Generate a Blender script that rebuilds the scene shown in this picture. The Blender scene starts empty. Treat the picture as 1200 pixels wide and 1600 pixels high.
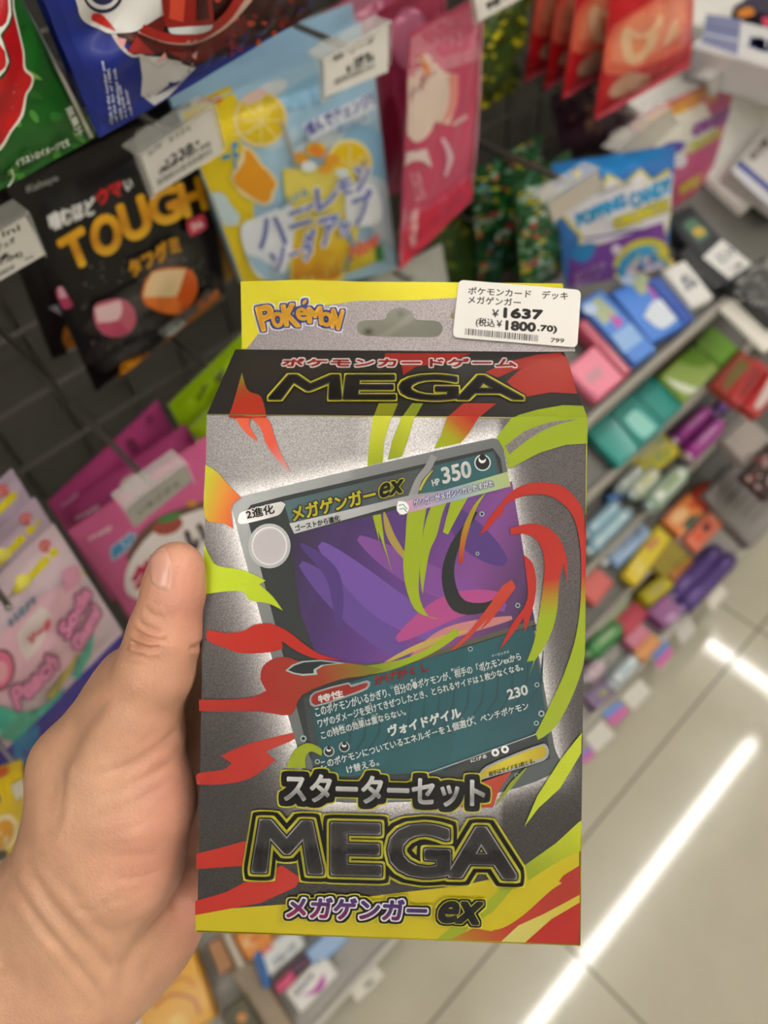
import bpy, math, random
import numpy as np
from mathutils import Vector, geometry, bvhtree

# ------------------------------------------------------------------ camera
C = bpy.context.collection
SC = bpy.context.scene
FPX = 1150.0
CAM_H = 1.40
R = np.array([[0.72203067, -0.59025386, 0.36093226],
              [-0.68678918, -0.54842506, 0.47702261],
              [-0.08362014, -0.59230933, -0.80135968]])      # columns: image right, image down, forward (in world axes)
CP = np.array([0.0, 0.0, CAM_H])
cam_d = bpy.data.cameras.new('camera')
cam_d.sensor_fit = 'VERTICAL'
cam_d.sensor_height = 32.0
cam_d.lens = 32.0 * FPX / 1600.0
cam_d.clip_start = 0.02
cam_d.dof.use_dof = True
cam_d.dof.focus_distance = 0.243
cam_d.dof.aperture_fstop = cam_d.lens / 3.5
cam = bpy.data.objects.new('camera', cam_d)
C.objects.link(cam)
from mathutils import Matrix
cam.matrix_world = Matrix([[R[0, 0], -R[0, 1], -R[0, 2], 0], [R[1, 0], -R[1, 1], -R[1, 2], 0],
                           [R[2, 0], -R[2, 1], -R[2, 2], CAM_H], [0, 0, 0, 1]])
SC.camera = cam

# ------------------------------------------------------------------ world, exposure
SC.view_settings.view_transform = 'Standard'
SC.view_settings.look = 'None'
SC.view_settings.gamma = 1.0
SC.view_settings.use_curve_mapping = False
SC.view_settings.exposure = 0.07
wd = bpy.data.worlds.new('world'); SC.world = wd; wd.use_nodes = True
wd.node_tree.nodes['Background'].inputs[0].default_value = (1.0, 0.97, 0.93, 1)
wd.node_tree.nodes['Background'].inputs[1].default_value = 0.12
LAMP_STRENGTH = 48.0
LAMPS = [  # ceiling tube lamps: centre x, y, length, along x?
    (0.95, -0.15, 2.4, True), (2.5, -0.6, 2.1, False), (-1.35, -0.15, 1.6, True),
    (0.6, -1.75, 2.4, True), (-1.6, -1.75, 1.6, True), (2.9, 1.3, 1.2, False)]  # first two read off floor reflections, the others added for even light
LAMP_Z = 2.70

# ------------------------------------------------------------------ materials
def lin(h):
    if not isinstance(h, str): return tuple(h)
    h = h.lstrip('#')
    o = []
    for i in (0, 2, 4):
        c = int(h[i:i + 2], 16) / 255.0
        o.append(c / 12.92 if c <= 0.04045 else ((c + 0.055) / 1.055) ** 2.4)
    return tuple(o)

MATS = {}
def mat(kind):
    """one node material per kind of surface; its colour comes from the mesh's printed colour attribute"""
    if kind in MATS: return MATS[kind]
    m = bpy.data.materials.new(kind); m.use_nodes = True
    nt = m.node_tree; b = nt.nodes['Principled BSDF']
    at = nt.nodes.new('ShaderNodeAttribute'); at.attribute_name = 'col'
    L = nt.links.new
    def noise(scale, detail=2.0, coord='Object'):
        tc = nt.nodes.new('ShaderNodeTexCoord'); n = nt.nodes.new('ShaderNodeTexNoise')
        n.inputs['Scale'].default_value = scale; n.inputs['Detail'].default_value = detail
        L(tc.outputs[coord], n.inputs['Vector']); return n
    def bump(n, strength, dist):
        bp = nt.nodes.new('ShaderNodeBump'); bp.inputs['Strength'].default_value = strength
        bp.inputs['Distance'].default_value = dist
        L(n.outputs['Fac'], bp.inputs['Height']); L(bp.outputs['Normal'], b.inputs['Normal'])
    def colmul(n, lo, hi):
        mr = nt.nodes.new('ShaderNodeMapRange'); mr.inputs[1].default_value = 0.3; mr.inputs[2].default_value = 0.7
        mr.inputs[3].default_value = lo; mr.inputs[4].default_value = hi
        L(n.outputs['Fac'], mr.inputs[0])
        mx = nt.nodes.new('ShaderNodeMix'); mx.data_type = 'RGBA'; mx.blend_type = 'MULTIPLY'; mx.inputs[0].default_value = 1.0
        L(at.outputs['Color'], mx.inputs[6]); L(mr.outputs[0], mx.inputs[7])
        L(mx.outputs[2], b.inputs['Base Color'])
    L(at.outputs['Color'], b.inputs['Base Color'])
    S = b.inputs
    if kind == 'paper':
        S['Roughness'].default_value = 0.65
    elif kind == 'ink':                       # glossy printing ink on the carton
        S['Roughness'].default_value = 0.5; S['Specular IOR Level'].default_value = 0.3; S['Coat Weight'].default_value = 0.08; S['Coat Roughness'].default_value = 0.2
    elif kind == 'foil':                      # sparkling silver holo carton
        S['Metallic'].default_value = 0.62; S['Roughness'].default_value = 0.44
        n = noise(2300, 1.0); colmul(n, 0.72, 1.38); bump(n, 0.2, 0.0004)
    elif kind == 'foilink':                   # transparent coloured ink over the foil
        S['Metallic'].default_value = 0.5; S['Roughness'].default_value = 0.36
        n = noise(900, 1.0); bump(n, 0.12, 0.0004)
    elif kind == 'film':                      # glossy plastic packaging film
        S['Roughness'].default_value = 0.34; S['Specular IOR Level'].default_value = 0.3; S['Coat Weight'].default_value = 0.16; S['Coat Roughness'].default_value = 0.12
        n = noise(38, 2.0); bump(n, 0.25, 0.006)
    elif kind == 'filmmatte':
        S['Roughness'].default_value = 0.5
        n = noise(45, 2.0); bump(n, 0.2, 0.005)
    elif kind == 'metal':
        S['Metallic'].default_value = 0.9; S['Roughness'].default_value = 0.32
    elif kind == 'paint':
        S['Roughness'].default_value = 0.4
        n = noise(60); colmul(n, 0.94, 1.04)
    elif kind == 'plastic':
        S['Roughness'].default_value = 0.38; S['Coat Weight'].default_value = 0.06; S['Specular IOR Level'].default_value = 0.35
    elif kind == 'clear':
        S['Roughness'].default_value = 0.08; S['Transmission Weight'].default_value = 0.0
        S['Alpha'].default_value = 0.28; S['IOR'].default_value = 1.45
    elif kind == 'floor':
        S['Roughness'].default_value = 0.07; S['IOR'].default_value = 1.6
        n = noise(9, 4.0); colmul(n, 0.95, 1.04)
    elif kind == 'wall':
        S['Roughness'].default_value = 0.85
        n = noise(30); colmul(n, 0.97, 1.03)
    elif kind == 'skin':
        S['Roughness'].default_value = 0.44; S['Subsurface Weight'].default_value = 0.12
        S['Subsurface Radius'].default_value = (0.0045, 0.0018, 0.0009); S['Subsurface Scale'].default_value = 1.0
        n = noise(85, 4.0); colmul(n, 0.9, 1.08)
        tc = nt.nodes.new('ShaderNodeTexCoord'); v = nt.nodes.new('ShaderNodeTexVoronoi')
        v.inputs['Scale'].default_value = 950; L(tc.outputs['Object'], v.inputs['Vector'])
        bp = nt.nodes.new('ShaderNodeBump'); bp.inputs['Strength'].default_value = 0.24; bp.inputs['Distance'].default_value = 0.0004
        L(v.outputs['Distance'], bp.inputs['Height']); L(bp.outputs['Normal'], b.inputs['Normal'])
    elif kind == 'nail':
        S['Roughness'].default_value = 0.3; S['Coat Weight'].default_value = 0.3; S['Subsurface Weight'].default_value = 0.1
        S['Subsurface Radius'].default_value = (0.002, 0.001, 0.0006)
    elif kind == 'lamp':
        S['Emission Color'].default_value = (1.0, 0.955, 0.89, 1); S['Emission Strength'].default_value = LAMP_STRENGTH
    MATS[kind] = m
    return m

# ------------------------------------------------------------------ mesh building
def press_ink(q):
    """printing inks on board are denser than screen colours"""
    k = .60 if max(q) - min(q) > .12 else (.72 if max(q) < .25 else .92)
    return (q[0] * k, q[1] * k, q[2] * k)

class MB:
    def __init__(self): self.v = []; self.f = []; self.m = []; self.c = []; self.s = []; self.kinds = []
    def k(self, kind):
        if kind not in self.kinds: self.kinds.append(kind)
        return self.kinds.index(kind)
    def add(self, verts, faces, col, kind, smooth=False):
        """col: hex / rgb, or an (n,3) array of linear colours"""
        o = len(self.v); ki = self.k(kind)
        self.v.extend([tuple(p) for p in verts])
        if isinstance(col, np.ndarray) and col.ndim == 2: self.c.extend([tuple(q) for q in col])
        else: self.c.extend([lin(col)] * len(verts))
        if kind in ('film', 'filmmatte', 'plastic'): self.c[o:] = [tuple(x * (.82 if max(q) - min(q) > .12 else .95) for x in q) for q in self.c[o:]]
        if kind in ('ink', 'foilink'): self.c[o:] = [press_ink(q) for q in self.c[o:]]
        for f in faces:
            self.f.append(tuple(int(i) + o for i in f)); self.m.append(ki); self.s.append(smooth)
    def box(self, c, ax, size, col, kind, bev=0.0):
        """oriented box: centre, 3 axes (rows), full sizes; edges chamfered by bev"""
        c = np.array(c); ax = np.array(ax); h = np.array(size) / 2
        bv = min(bev, h.min() * 0.8)
        if bv <= 0:
            sg = np.array([(x, y, z) for x in (-1, 1) for y in (-1, 1) for z in (-1, 1)])
            self.add(c + (sg * h) @ ax, [(0, 1, 3, 2), (4, 6, 7, 5), (0, 4, 5, 1), (2, 3, 7, 6), (0, 2, 6, 4), (1, 5, 7, 3)], col, kind)
            return
        V = []; idx = {}
        for x in (-1, 1):
            for y in (-1, 1):
                for z in (-1, 1):
                    s = np.array((x, y, z))
                    for a in range(3):
                        q = s * (h - bv); q[a] = s[a] * h[a]
                        idx[(x, y, z, a)] = len(V); V.append(c + q @ ax)
        F = []
        for a in range(3):
            b, d = (a + 1) % 3, (a + 2) % 3
            for s in (-1, 1):
                q = []
                for (i, j) in ((-1, -1), (1, -1), (1, 1), (-1, 1)):
                    t = [0, 0, 0]; t[a] = s; t[b] = i; t[d] = j; q.append(idx[(*t, a)])
                F.append(q if s > 0 else q[::-1])
                # edges parallel to axis a
        for a in range(3):
            b, d = (a + 1) % 3, (a + 2) % 3
            for i in (-1, 1):
                for j in (-1, 1):
                    t0 = [0, 0, 0]; t0[a] = -1; t0[b] = i; t0[d] = j
                    t1 = list(t0); t1[a] = 1
                    q = [idx[(*t0, b)], idx[(*t1, b)], idx[(*t1, d)], idx[(*t0, d)]]
                    F.append(q if i * j < 0 else q[::-1])
        for x in (-1, 1):
            for y in (-1, 1):
                for z in (-1, 1):
                    q = [idx[(x, y, z, a)] for a in range(3)]
                    F.append(q if x * y * z > 0 else q[::-1])
        self.add(V, F, col, kind)
    def tube(self, pts, r, col, kind, n=12, caps=True):
        pts = [np.array(p, float) for p in pts]; V = []; F = []
        rs = r if hasattr(r, '__len__') else [r] * len(pts)
        up = np.array((0.31, 0.17, 0.93))
        for i, p in enumerate(pts):
            d = pts[min(i + 1, len(pts) - 1)] - pts[max(i - 1, 0)]; d /= np.linalg.norm(d) + 1e-12
            a = np.cross(d, up); a /= np.linalg.norm(a); b = np.cross(d, a)
            for k in range(n):
                t = 2 * math.pi * k / n; V.append(p + rs[i] * (math.cos(t) * a + math.sin(t) * b))
        for i in range(len(pts) - 1):
            for k in range(n):
                F.append((i * n + k, i * n + (k + 1) % n, (i + 1) * n + (k + 1) % n, (i + 1) * n + k))
        if caps: F.append(tuple(range(n - 1, -1, -1))); F.append(tuple((len(pts) - 1) * n + k for k in range(n)))
        self.add(V, F, col, kind, True)
    def build(self, name, parent=None, loc=None):
        if loc is None: loc = np.array(parent.location) if parent is not None else np.mean(np.array(self.v), axis=0)
        loc = np.array(loc, float)
        me = bpy.data.meshes.new(name)
        V = np.array(self.v, dtype=np.float64) - loc
        me.from_pydata([tuple(p) for p in V], [], self.f)
        for k in self.kinds: me.materials.append(mat(k))
        me.polygons.foreach_set('material_index', self.m)
        me.polygons.foreach_set('use_smooth', self.s)
        ca = me.color_attributes.new('col', 'FLOAT_COLOR', 'POINT')
        arr = np.ones((len(self.v), 4), dtype=np.float32); arr[:, :3] = np.array(self.c, dtype=np.float32)
        ca.data.foreach_set('color', arr.ravel())
        me.update()
        o = bpy.data.objects.new(name, me); C.objects.link(o)
        if parent is not None: o.parent = parent; o.location = (0, 0, 0)
        else: o.location = tuple(loc)
        return o

def tag(o, label=None, cat=None, group=None, kind=None):
    if label: o['label'] = label
    if cat: o['category'] = cat
    if group: o['group'] = group
    if kind: o['kind'] = kind
    return o
def thing(name, loc, label, cat, group=None):
    o = bpy.data.objects.new(name, None); C.objects.link(o); o.location = tuple(loc); o.empty_display_size = 0.01
    return tag(o, label, cat, group)
def struct(mb, name): return tag(mb.build(name), kind='structure')

# ------------------------------------------------------------------ surfaces that carry printing
def rays(px):
    px = np.atleast_2d(np.array(px, float))
    d = np.stack([(px[:, 0] - 600) / FPX, (px[:, 1] - 800) / FPX, np.ones(len(px))], 1)
    return d @ R.T
def hit(px, o, n):
    """where lines of sight through photo pixels meet the plane (o, n)"""
    d = rays(px); t = ((np.array(o) - CP) @ n) / (d @ n)
    return CP + d * t[:, None]
def at(p, d):
    """world point at depth d (metres) along the line of sight of photo pixel p"""
    return (CP + rays([p]) * d)[0]
def nrm(v): v = np.array(v, float); return v / np.linalg.norm(v)

class Flat:
    def __init__(self, o, n):
        self.o = np.array(o, float); self.n = nrm(n)
        if (CP - self.o) @ self.n < 0: self.n = -self.n
    def map(self, px, lift=0.0): return hit(px, self.o + self.n * lift, self.n)

class Pillow:
    """a filled bag: quad of photo pixels on a plane, inflated by a smooth wrinkled profile"""
    def __init__(self, quad, o, n, thick, seal=(0.09, 0.07), wr=0.0016, seed=0):
        self.n = nrm(n)
        if (CP - np.array(o)) @ self.n < 0: self.n = -self.n
        self.o = np.array(o, float); self.q = hit(quad, self.o, self.n)
        self.T = thick; self.seal = seal; self.wr = wr
        rg = random.Random(seed)
        self.w = [(rg.uniform(-1, 1) * 26, rg.uniform(-1, 1) * 26, rg.uniform(0, 6.3), rg.uniform(.4, 1)) for _ in range(7)]
        self.ph = rg.uniform(0, 6)
    def bil(self, uv):
        u = uv[:, :1]; v = uv[:, 1:]
        q = self.q
        return q[0] * (1 - u) * (1 - v) + q[1] * u * (1 - v) + q[2] * u * v + q[3] * (1 - u) * v
    def h(self, uv):
        u = np.clip(uv[:, 0], 0, 1); v = np.clip(uv[:, 1], 0, 1)
        a, b = self.seal
        t = np.clip((v - a) / max(1e-6, 1 - a - b), 0, 1)
        pv = np.clip(4 * t * (1 - t), 0, 1) ** 0.55; pu = np.clip(4 * u * (1 - u), 0, 1) ** 0.6
        base = self.T * 0.5 * pv * pu
        w = sum(am * np.sin(fx * u + fy * v + p) for fx, fy, p, am in self.w) / 3
        edge = np.exp(-((t - 0.02) / 0.13) ** 2) + np.exp(-((t - 0.98) / 0.13) ** 2)
        pl = np.sin(u * 47 + self.ph + 3 * np.sin(u * 9 + self.ph)) * edge * (t > 0) * (t < 1)
        crimp = 0.00012 * np.sin(v * 900) * ((v < a) | (v > 1 - b))
        return base + self.wr * (w * (0.25 + pu * pv) + 0.9 * pl) + crimp
    def inv(self, P):
        q = self.q; e1 = q[1] - q[0]; e2 = q[3] - q[0]; uv = np.full((len(P), 2), 0.5)
        for _ in range(8):
            X = self.bil(uv); r = P - X
            du = (q[1] - q[0]) * (1 - uv[:, 1:]) + (q[2] - q[3]) * uv[:, 1:]
            dv = (q[3] - q[0]) * (1 - uv[:, :1]) + (q[2] - q[1]) * uv[:, :1]
            a = (du * du).sum(1); b = (du * dv).sum(1); c = (dv * dv).sum(1)
            p1 = (r * du).sum(1); p2 = (r * dv).sum(1); det = a * c - b * b + 1e-18
            uv = uv + np.stack([(c * p1 - b * p2) / det, (a * p2 - b * p1) / det], 1)
        return uv
    def map(self, px, lift=0.0):
        px = np.atleast_2d(np.array(px, float)); d = rays(px); hh = np.zeros(len(px))
        for _ in range(4):
            t = ((self.o - CP) @ self.n + hh) / (d @ self.n)
            P = CP + d * t[:, None] - self.n * hh[:, None]
            uv = np.clip(self.inv(P), 0.004, 0.996); hh = self.h(uv)
        return self.bil(uv) + self.n * (hh + lift)[:, None]
    def skin(self, mb, col, kind, nu=30, nv=40, back=None):
        """front and back film; col may be a function of uv -> hex"""
        uu, vv = np.meshgrid(np.linspace(0, 1, nu + 1), np.linspace(0, 1, nv + 1))
        uv = np.stack([uu.ravel(), vv.ravel()], 1); P = self.bil(uv); h = self.h(uv)
        F = [(j * (nu + 1) + i, j * (nu + 1) + i + 1, (j + 1) * (nu + 1) + i + 1, (j + 1) * (nu + 1) + i) for j in range(nv) for i in range(nu)]
        cc = np.array([lin(col(a, b)) for a, b in uv]) if callable(col) else col
        mb.add(P + self.n * (h + 0.0003)[:, None], [f[::-1] for f in F], cc, kind, True)
        mb.add(P - self.n * (np.maximum(h, 0) * 0.8 + 0.0003)[:, None], F, back or (cc if not callable(col) else '#999999'), kind, True)

# ------------------------------------------------------------------ printing helpers (all in photo pixels)
def spline(pts, n=6, closed=True):
    P = np.array(pts, float); N = len(P); out = []
    rng = range(N) if closed else range(N - 1)
    for i in rng:
        if closed: p0, p1, p2, p3 = P[i - 1], P[i], P[(i + 1) % N], P[(i + 2) % N]
        else: p0, p1, p2, p3 = P[max(i - 1, 0)], P[i], P[i + 1], P[min(i + 2, N - 1)]
        # sharp corners stay sharp
        a, b = p1 - p0, p2 - p1; c = p3 - p2
        m1 = (p2 - p0) / 2; m2 = (p3 - p1) / 2
        def sharp(x, y): return x @ y < 0.15 * np.linalg.norm(x) * np.linalg.norm(y)
        if sharp(a, b): m1 = b * 0.9
        if sharp(b, c): m2 = b * 0.9
        l = np.linalg.norm(b)
        for m in (m1, m2):
            k = np.linalg.norm(m)
            if k > 1.3 * l: m *= 1.3 * l / k
        for k in range(n):
            t = k / n
            out.append((2 * t**3 - 3 * t**2 + 1) * p1 + (t**3 - 2 * t**2 + t) * m1 + (-2 * t**3 + 3 * t**2) * p2 + (t**3 - t**2) * m2)
    if not closed: out.append(P[-1])
    return np.array(out)

def split(V, T, mx):
    V = [np.array(v) for v in V]; out = []; st = [tuple(t) for t in T]; cache = {}
    while st:
        a, b, c = st.pop()
        la, lb, lc = np.sum((V[b] - V[c])**2), np.sum((V[a] - V[c])**2), np.sum((V[a] - V[b])**2)
        l = max(la, lb, lc)
        if l <= mx * mx: out.append((a, b, c)); continue
        if l == la: i, j, k = b, c, a
        elif l == lb: i, j, k = c, a, b
        else: i, j, k = a, b, c
        key = (min(i, j), max(i, j))
        if key not in cache: cache[key] = len(V); V.append((V[i] + V[j]) / 2)
        m = cache[key]; st.append((i, m, k)); st.append((m, j, k))
    return np.array(V), out

def ring_offsets(w):
    """offsets that thicken a letter by w pixels with near-mitred corners"""
    out = []
    for rr in ([w] if w < 5 else [w, w * .55]):
        k = max(12, 4 * int(rr * 1.1))
        for i in range(k):
            t = 2 * math.pi * i / k; c, s = math.cos(t), math.sin(t); q = rr / max(abs(c), abs(s)) ** 0.7; out.append((q * c, q * s))
    return out

def shrink(q, b):
    """pull a quad's sides in by b pixels so that a thickened letter still fits it"""
    q = np.array(q, float); w = np.linalg.norm(q[1] - q[0] + q[2] - q[3]) / 2; h = np.linalg.norm(q[3] - q[0] + q[2] - q[1]) / 2
    a, c = min(.35, b / w), min(.35, b / h); o = []
    for u, v in ((a, c), (1 - a, c), (1 - a, 1 - c), (a, 1 - c)):
        o.append(q[0] * (1 - u) * (1 - v) + q[1] * u * (1 - v) + q[2] * u * v + q[3] * (1 - u) * v)
    return np.array(o)

class Art:
    def __init__(self, mb, surf, kind="ink", step=0.00006, mx=25.0, base=0.0):
        self.mb = mb; self.s = surf; self.kind = kind; self.step = step; self.mx = mx; self.l = 1; self.base = base
    def tris(self, V, T, col, kind=None, mx=None, lift=None):
        V, T = split(V, T, mx or self.mx)
        if len(T) == 0: return
        W = self.s.map(V, self.base + self.step * (self.l if lift is None else lift))
        cc = np.array([lin(col(p)) for p in V]) if callable(col) else col
        self.mb.add(W, T, cc, kind or self.kind, isinstance(self.s, Pillow))
    def poly(self, pts, col, kind=None, holes=(), mx=None, sp=0, up=True):
        if sp: pts = spline(pts, sp)
        rings = [[Vector((float(p[0]), float(p[1]), 0)) for p in ring] for ring in (pts, *holes)]
        T = geometry.tessellate_polygon(rings)
        V = [(p.x, p.y) for r in rings for p in r]
        self.tris(V, T, col, kind, mx)
        if up: self.l += 1
    def line(self, pts, w, col, kind=None, up=True, sp=0):
        if sp: pts = spline(pts, sp, False)
        P = np.array(pts, float); L = []; Rr = []
        if hasattr(w, '__len__'): w = np.interp(np.linspace(0, 1, len(P)), np.linspace(0, 1, len(w)), w)
        for i in range(len(P)):
            d = P[min(i + 1, len(P) - 1)] - P[max(i - 1, 0)]; d = d / (np.linalg.norm(d) + 1e-9)
            q = np.array((-d[1], d[0])) * (w[i] if hasattr(w, '__len__') else w) / 2
            L.append(P[i] + q); Rr.append(P[i] - q)
        n = len(P); T = []
        for i in range(n - 1): T += [(i, i + 1, n + i + 1), (i, n + i + 1, n + i)]
        self.tris(L + Rr, T, col, kind)
        if up: self.l += 1
    def disc(self, c, r, col, kind=None, ry=None, a=0.0, n=28, up=True):
        ry = ry or r; ca, sa = math.cos(a), math.sin(a)
        P = [(c[0] + r * math.cos(t) * ca - ry * math.sin(t) * sa, c[1] + r * math.cos(t) * sa + ry * math.sin(t) * ca)
             for t in [2 * math.pi * k / n for k in range(n)]]
        self.poly(P, col, kind, up=up)
    def text(self, s, quad, col, kind=None, bold=0.0, outline=(), up=True, grow=None):
        """ink box of the string fitted to quad TL,TR,BR,BL; outline: list of (width px, colour), widest first"""
        V, T = glyphs(s)
        q = shrink(quad, bold)
        u = V[:, :1]; v = V[:, 1:]
        P = q[0] * (1 - u) * (1 - v) + q[1] * u * (1 - v) + q[2] * u * v + q[3] * (1 - u) * v
        for w, oc in outline:
            for dx, dy in ring_offsets(w): self.tris(P + [dx, dy], T, oc, kind)
            self.l += 1
        if bold:
            for i in range(8):
                t = 2 * math.pi * i / 8
                self.tris(P + [bold * math.cos(t), bold * math.sin(t)], T, col, kind)
        self.tris(P, T, col, kind)
        if up: self.l += 1

GL = {}
def glyphs(s):
    """outline triangles of a string in the built-in font, scaled to its ink box (u right, v down)"""
    if s in GL: return GL[s]
    cu = bpy.data.curves.new('t', 'FONT'); cu.body = s; cu.resolution_u = 4
    o = bpy.data.objects.new('t', cu); C.objects.link(o)
    me = bpy.data.meshes.new_from_object(o.evaluated_get(bpy.context.evaluated_depsgraph_get()))
    me.calc_loop_triangles()
    V = np.array([v.co[:2] for v in me.vertices]).reshape(-1, 2); T = [tuple(t.vertices) for t in me.loop_triangles]
    bpy.data.objects.remove(o); bpy.data.curves.remove(cu); bpy.data.meshes.remove(me)
    lo = V.min(0); hi = V.max(0); V = (V - lo) / np.maximum(hi - lo, 1e-6); V[:, 1] = 1 - V[:, 1]
    GL[s] = (V, T); return GL[s]

def mixc(a, b, t):
    t = min(1, max(0, t)); a = lin(a); b = lin(b); return tuple(a[i] * (1 - t) + b[i] * t for i in range(3))
def grad(p0, p1, *cols):
    """colour ramp between two photo pixels"""
    p0 = np.array(p0, float); d = np.array(p1, float) - p0; dd = d @ d
    def f(p):
        t = min(1, max(0, (np.array(p) - p0) @ d / dd)) * (len(cols) - 1); i = min(int(t), len(cols) - 2)
        return mixc(cols[i], cols[i + 1], t - i)
    return f

# ------------------------------------------------------------------ the room
EX, EY, EZ = np.array((1., 0, 0)), np.array((0, 1., 0)), np.array((0, 0, 1.))
I3 = np.eye(3)
RX0, RX1, RY0, RY1, RZ1 = -3.0, 3.9, -3.0, 2.2, 2.8
def room_quad(name, a, b, c, d, col, kind, n=1):
    m = MB(); m.add([a, b, c, d], [(0, 1, 2, 3)], col, kind); return struct(m, name)
# floor: large square tiles with dark joints, each tile its own face
m = MB()
TILE, G = 0.715, 0.0045
x0 = 0.2305 - 5 * TILE; y0 = 0.06 - 5 * TILE
m.box(((RX0 + RX1) / 2, (RY0 + RY1) / 2, -0.011), I3, (RX1 - RX0, RY1 - RY0, 0.02), '#6d6858', 'paint')
i = 0
while x0 + i * TILE < RX1:
    j = 0
    while y0 + j * TILE < RY1:
        a, b = max(RX0, x0 + i * TILE + G / 2), min(RX1, x0 + (i + 1) * TILE - G / 2)
        c, d = max(RY0, y0 + j * TILE + G / 2), min(RY1, y0 + (j + 1) * TILE - G / 2)
        if b > a and d > c: m.add([(a, c, 0), (b, c, 0), (b, d, 0), (a, d, 0)], [(0, 1, 2, 3)], '#b6b1a0', 'floor')
        j += 1
    i += 1
struct(m, 'floor')
room_quad('ceiling', (RX0, RY0, RZ1), (RX0, RY1, RZ1), (RX1, RY1, RZ1), (RX1, RY0, RZ1), '#dcdad2', 'wall')
room_quad('wall_front', (RX0, RY0, 0), (RX0, RY0, RZ1), (RX1, RY0, RZ1), (RX1, RY0, 0), '#c9c6bc', 'wall')
room_quad('wall_back', (RX0, RY1, 0), (RX1, RY1, 0), (RX1, RY1, RZ1), (RX0, RY1, RZ1), '#c9c6bc', 'wall')
room_quad('wall_left', (RX0, RY0, 0), (RX0, RY1, 0), (RX0, RY1, RZ1), (RX0, RY0, RZ1), '#c9c6bc', 'wall')
room_quad('wall_right', (RX1, RY0, 0), (RX1, RY0, RZ1), (RX1, RY1, RZ1), (RX1, RY1, 0), '#c9c6bc', 'wall')
for (x, y, l, alongx) in LAMPS:
    t = thing('ceiling_lamp', (x, y, RZ1), 'white ceiling tube lamp above the shop aisle, in a set partly added for even light', 'lamp', 'ceiling tube lamps')
    m = MB(); sz = (l + .04, .09, .05) if alongx else (.09, l + .04, .05)
    m.box((x, y, RZ1 - 0.025), I3, sz, '#e8e8e4', 'paint', .004); m.build('housing', t)
    m = MB(); d = EX if alongx else EY; c = np.array((x, y, LAMP_Z))
    m.tube([c - d * l / 2, c + d * l / 2], 0.015, '#fffaf0', 'lamp', 12); m.build('tube', t)

# ------------------------------------------------------------------ shelving
# tiers: front edge (Y, Z) and the tilt of the display shelf
TH = math.radians(22)
TIER = {1: (0.335, CAM_H - 2.079 * 0.335, TH), 2: (0.312, CAM_H - 2.67 * 0.312, TH), 3: (0.285, CAM_H - 3.50 * 0.285, TH),
        4: (0.245, CAM_H - 4.60 * 0.245, TH), 5: (0.176, CAM_H - 7.45 * 0.176, math.radians(12))}
def tier_plane(k, lift=0.0):
    y, z, th = TIER[k]; n = np.array((0, -math.sin(th), math.cos(th)))
    return np.array((0, y, z)) + n * lift, n
GX0, GX1 = -0.75, 2.3
BACK_Y = 0.80
g = thing('gondola_shelf', (0.6, 0.45, 0), 'long dark shop gondola with wire grid back and sloping white shelves', 'shelving')
m = MB(); m.box(((GX0 + GX1) / 2, BACK_Y + 0.03, 0.85), I3, (GX1 - GX0, 0.02, 1.7), '#3a3835', 'paint'); m.build('back_panel', g)
m = MB()
for k in range(int((GX1 - GX0) / 0.085)):
    x = GX0 + 0.025 + 0.085 * k; m.tube([(x, BACK_Y, 0.62), (x, BACK_Y, 1.66)], 0.0022, '#5d5a55', 'metal', 6)
for k in range(12):
    z = 0.63 + 0.085 * k; m.tube([(GX0, BACK_Y - .004, z), (GX1, BACK_Y - .004, z)], 0.0026, '#5d5a55', 'metal', 6)
m.build('wire_grid', g)
m = MB(); m.box(((GX0 + GX1) / 2, 0.50, 0.04), I3, (GX1 - GX0, 0.56, 0.08), '#8f8c84', 'paint', .004); m.build('base_kick', g)
for k in (1, 2, 3, 4, 5):
    y, z, th = TIER[k]; sl = np.array((0, math.cos(th), math.sin(th))); n = np.array((0, -math.sin(th), math.cos(th)))
    xa = {1: 0.50, 2: 0.50, 3: 0.50, 4: 0.45, 5: GX0}[k]; L = {1: .19, 2: .2, 3: .2, 4: .2, 5: .40}[k]
    m = MB(); c = np.array(((xa + GX1) / 2, y, z)) + sl * L / 2 - n * 0.010
    m.box(c, (EX, sl, n), (GX1 - xa, L, 0.016), '#55534f' if k < 5 else '#8f8c86', 'paint', .002); m.build('shelf_board', g)
    m = MB(); m.box(np.array(((xa + GX1) / 2, y - 0.004, z - 0.008)), (EX, EY, EZ), (GX1 - xa, 0.008, 0.022), '#a3a099' if k < 5 else '#cfcdc6', 'plastic', .003)
    m.build('price_rail', g)
# flat upper shelves further along
def flat_shelf(x0, x1, y0, y1, z, th=0.0):
    sl = np.array((0, math.cos(th), math.sin(th))); n = np.array((0, -math.sin(th), math.cos(th)))
    m = MB(); L = y1 - y0
    m.box(np.array(((x0 + x1) / 2, y0, z)) + sl * L / 2 - n * .012, (EX, sl, n), (x1 - x0, L, .024), '#f0eee9', 'paint', .003); m.build('shelf_board', g)

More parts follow.
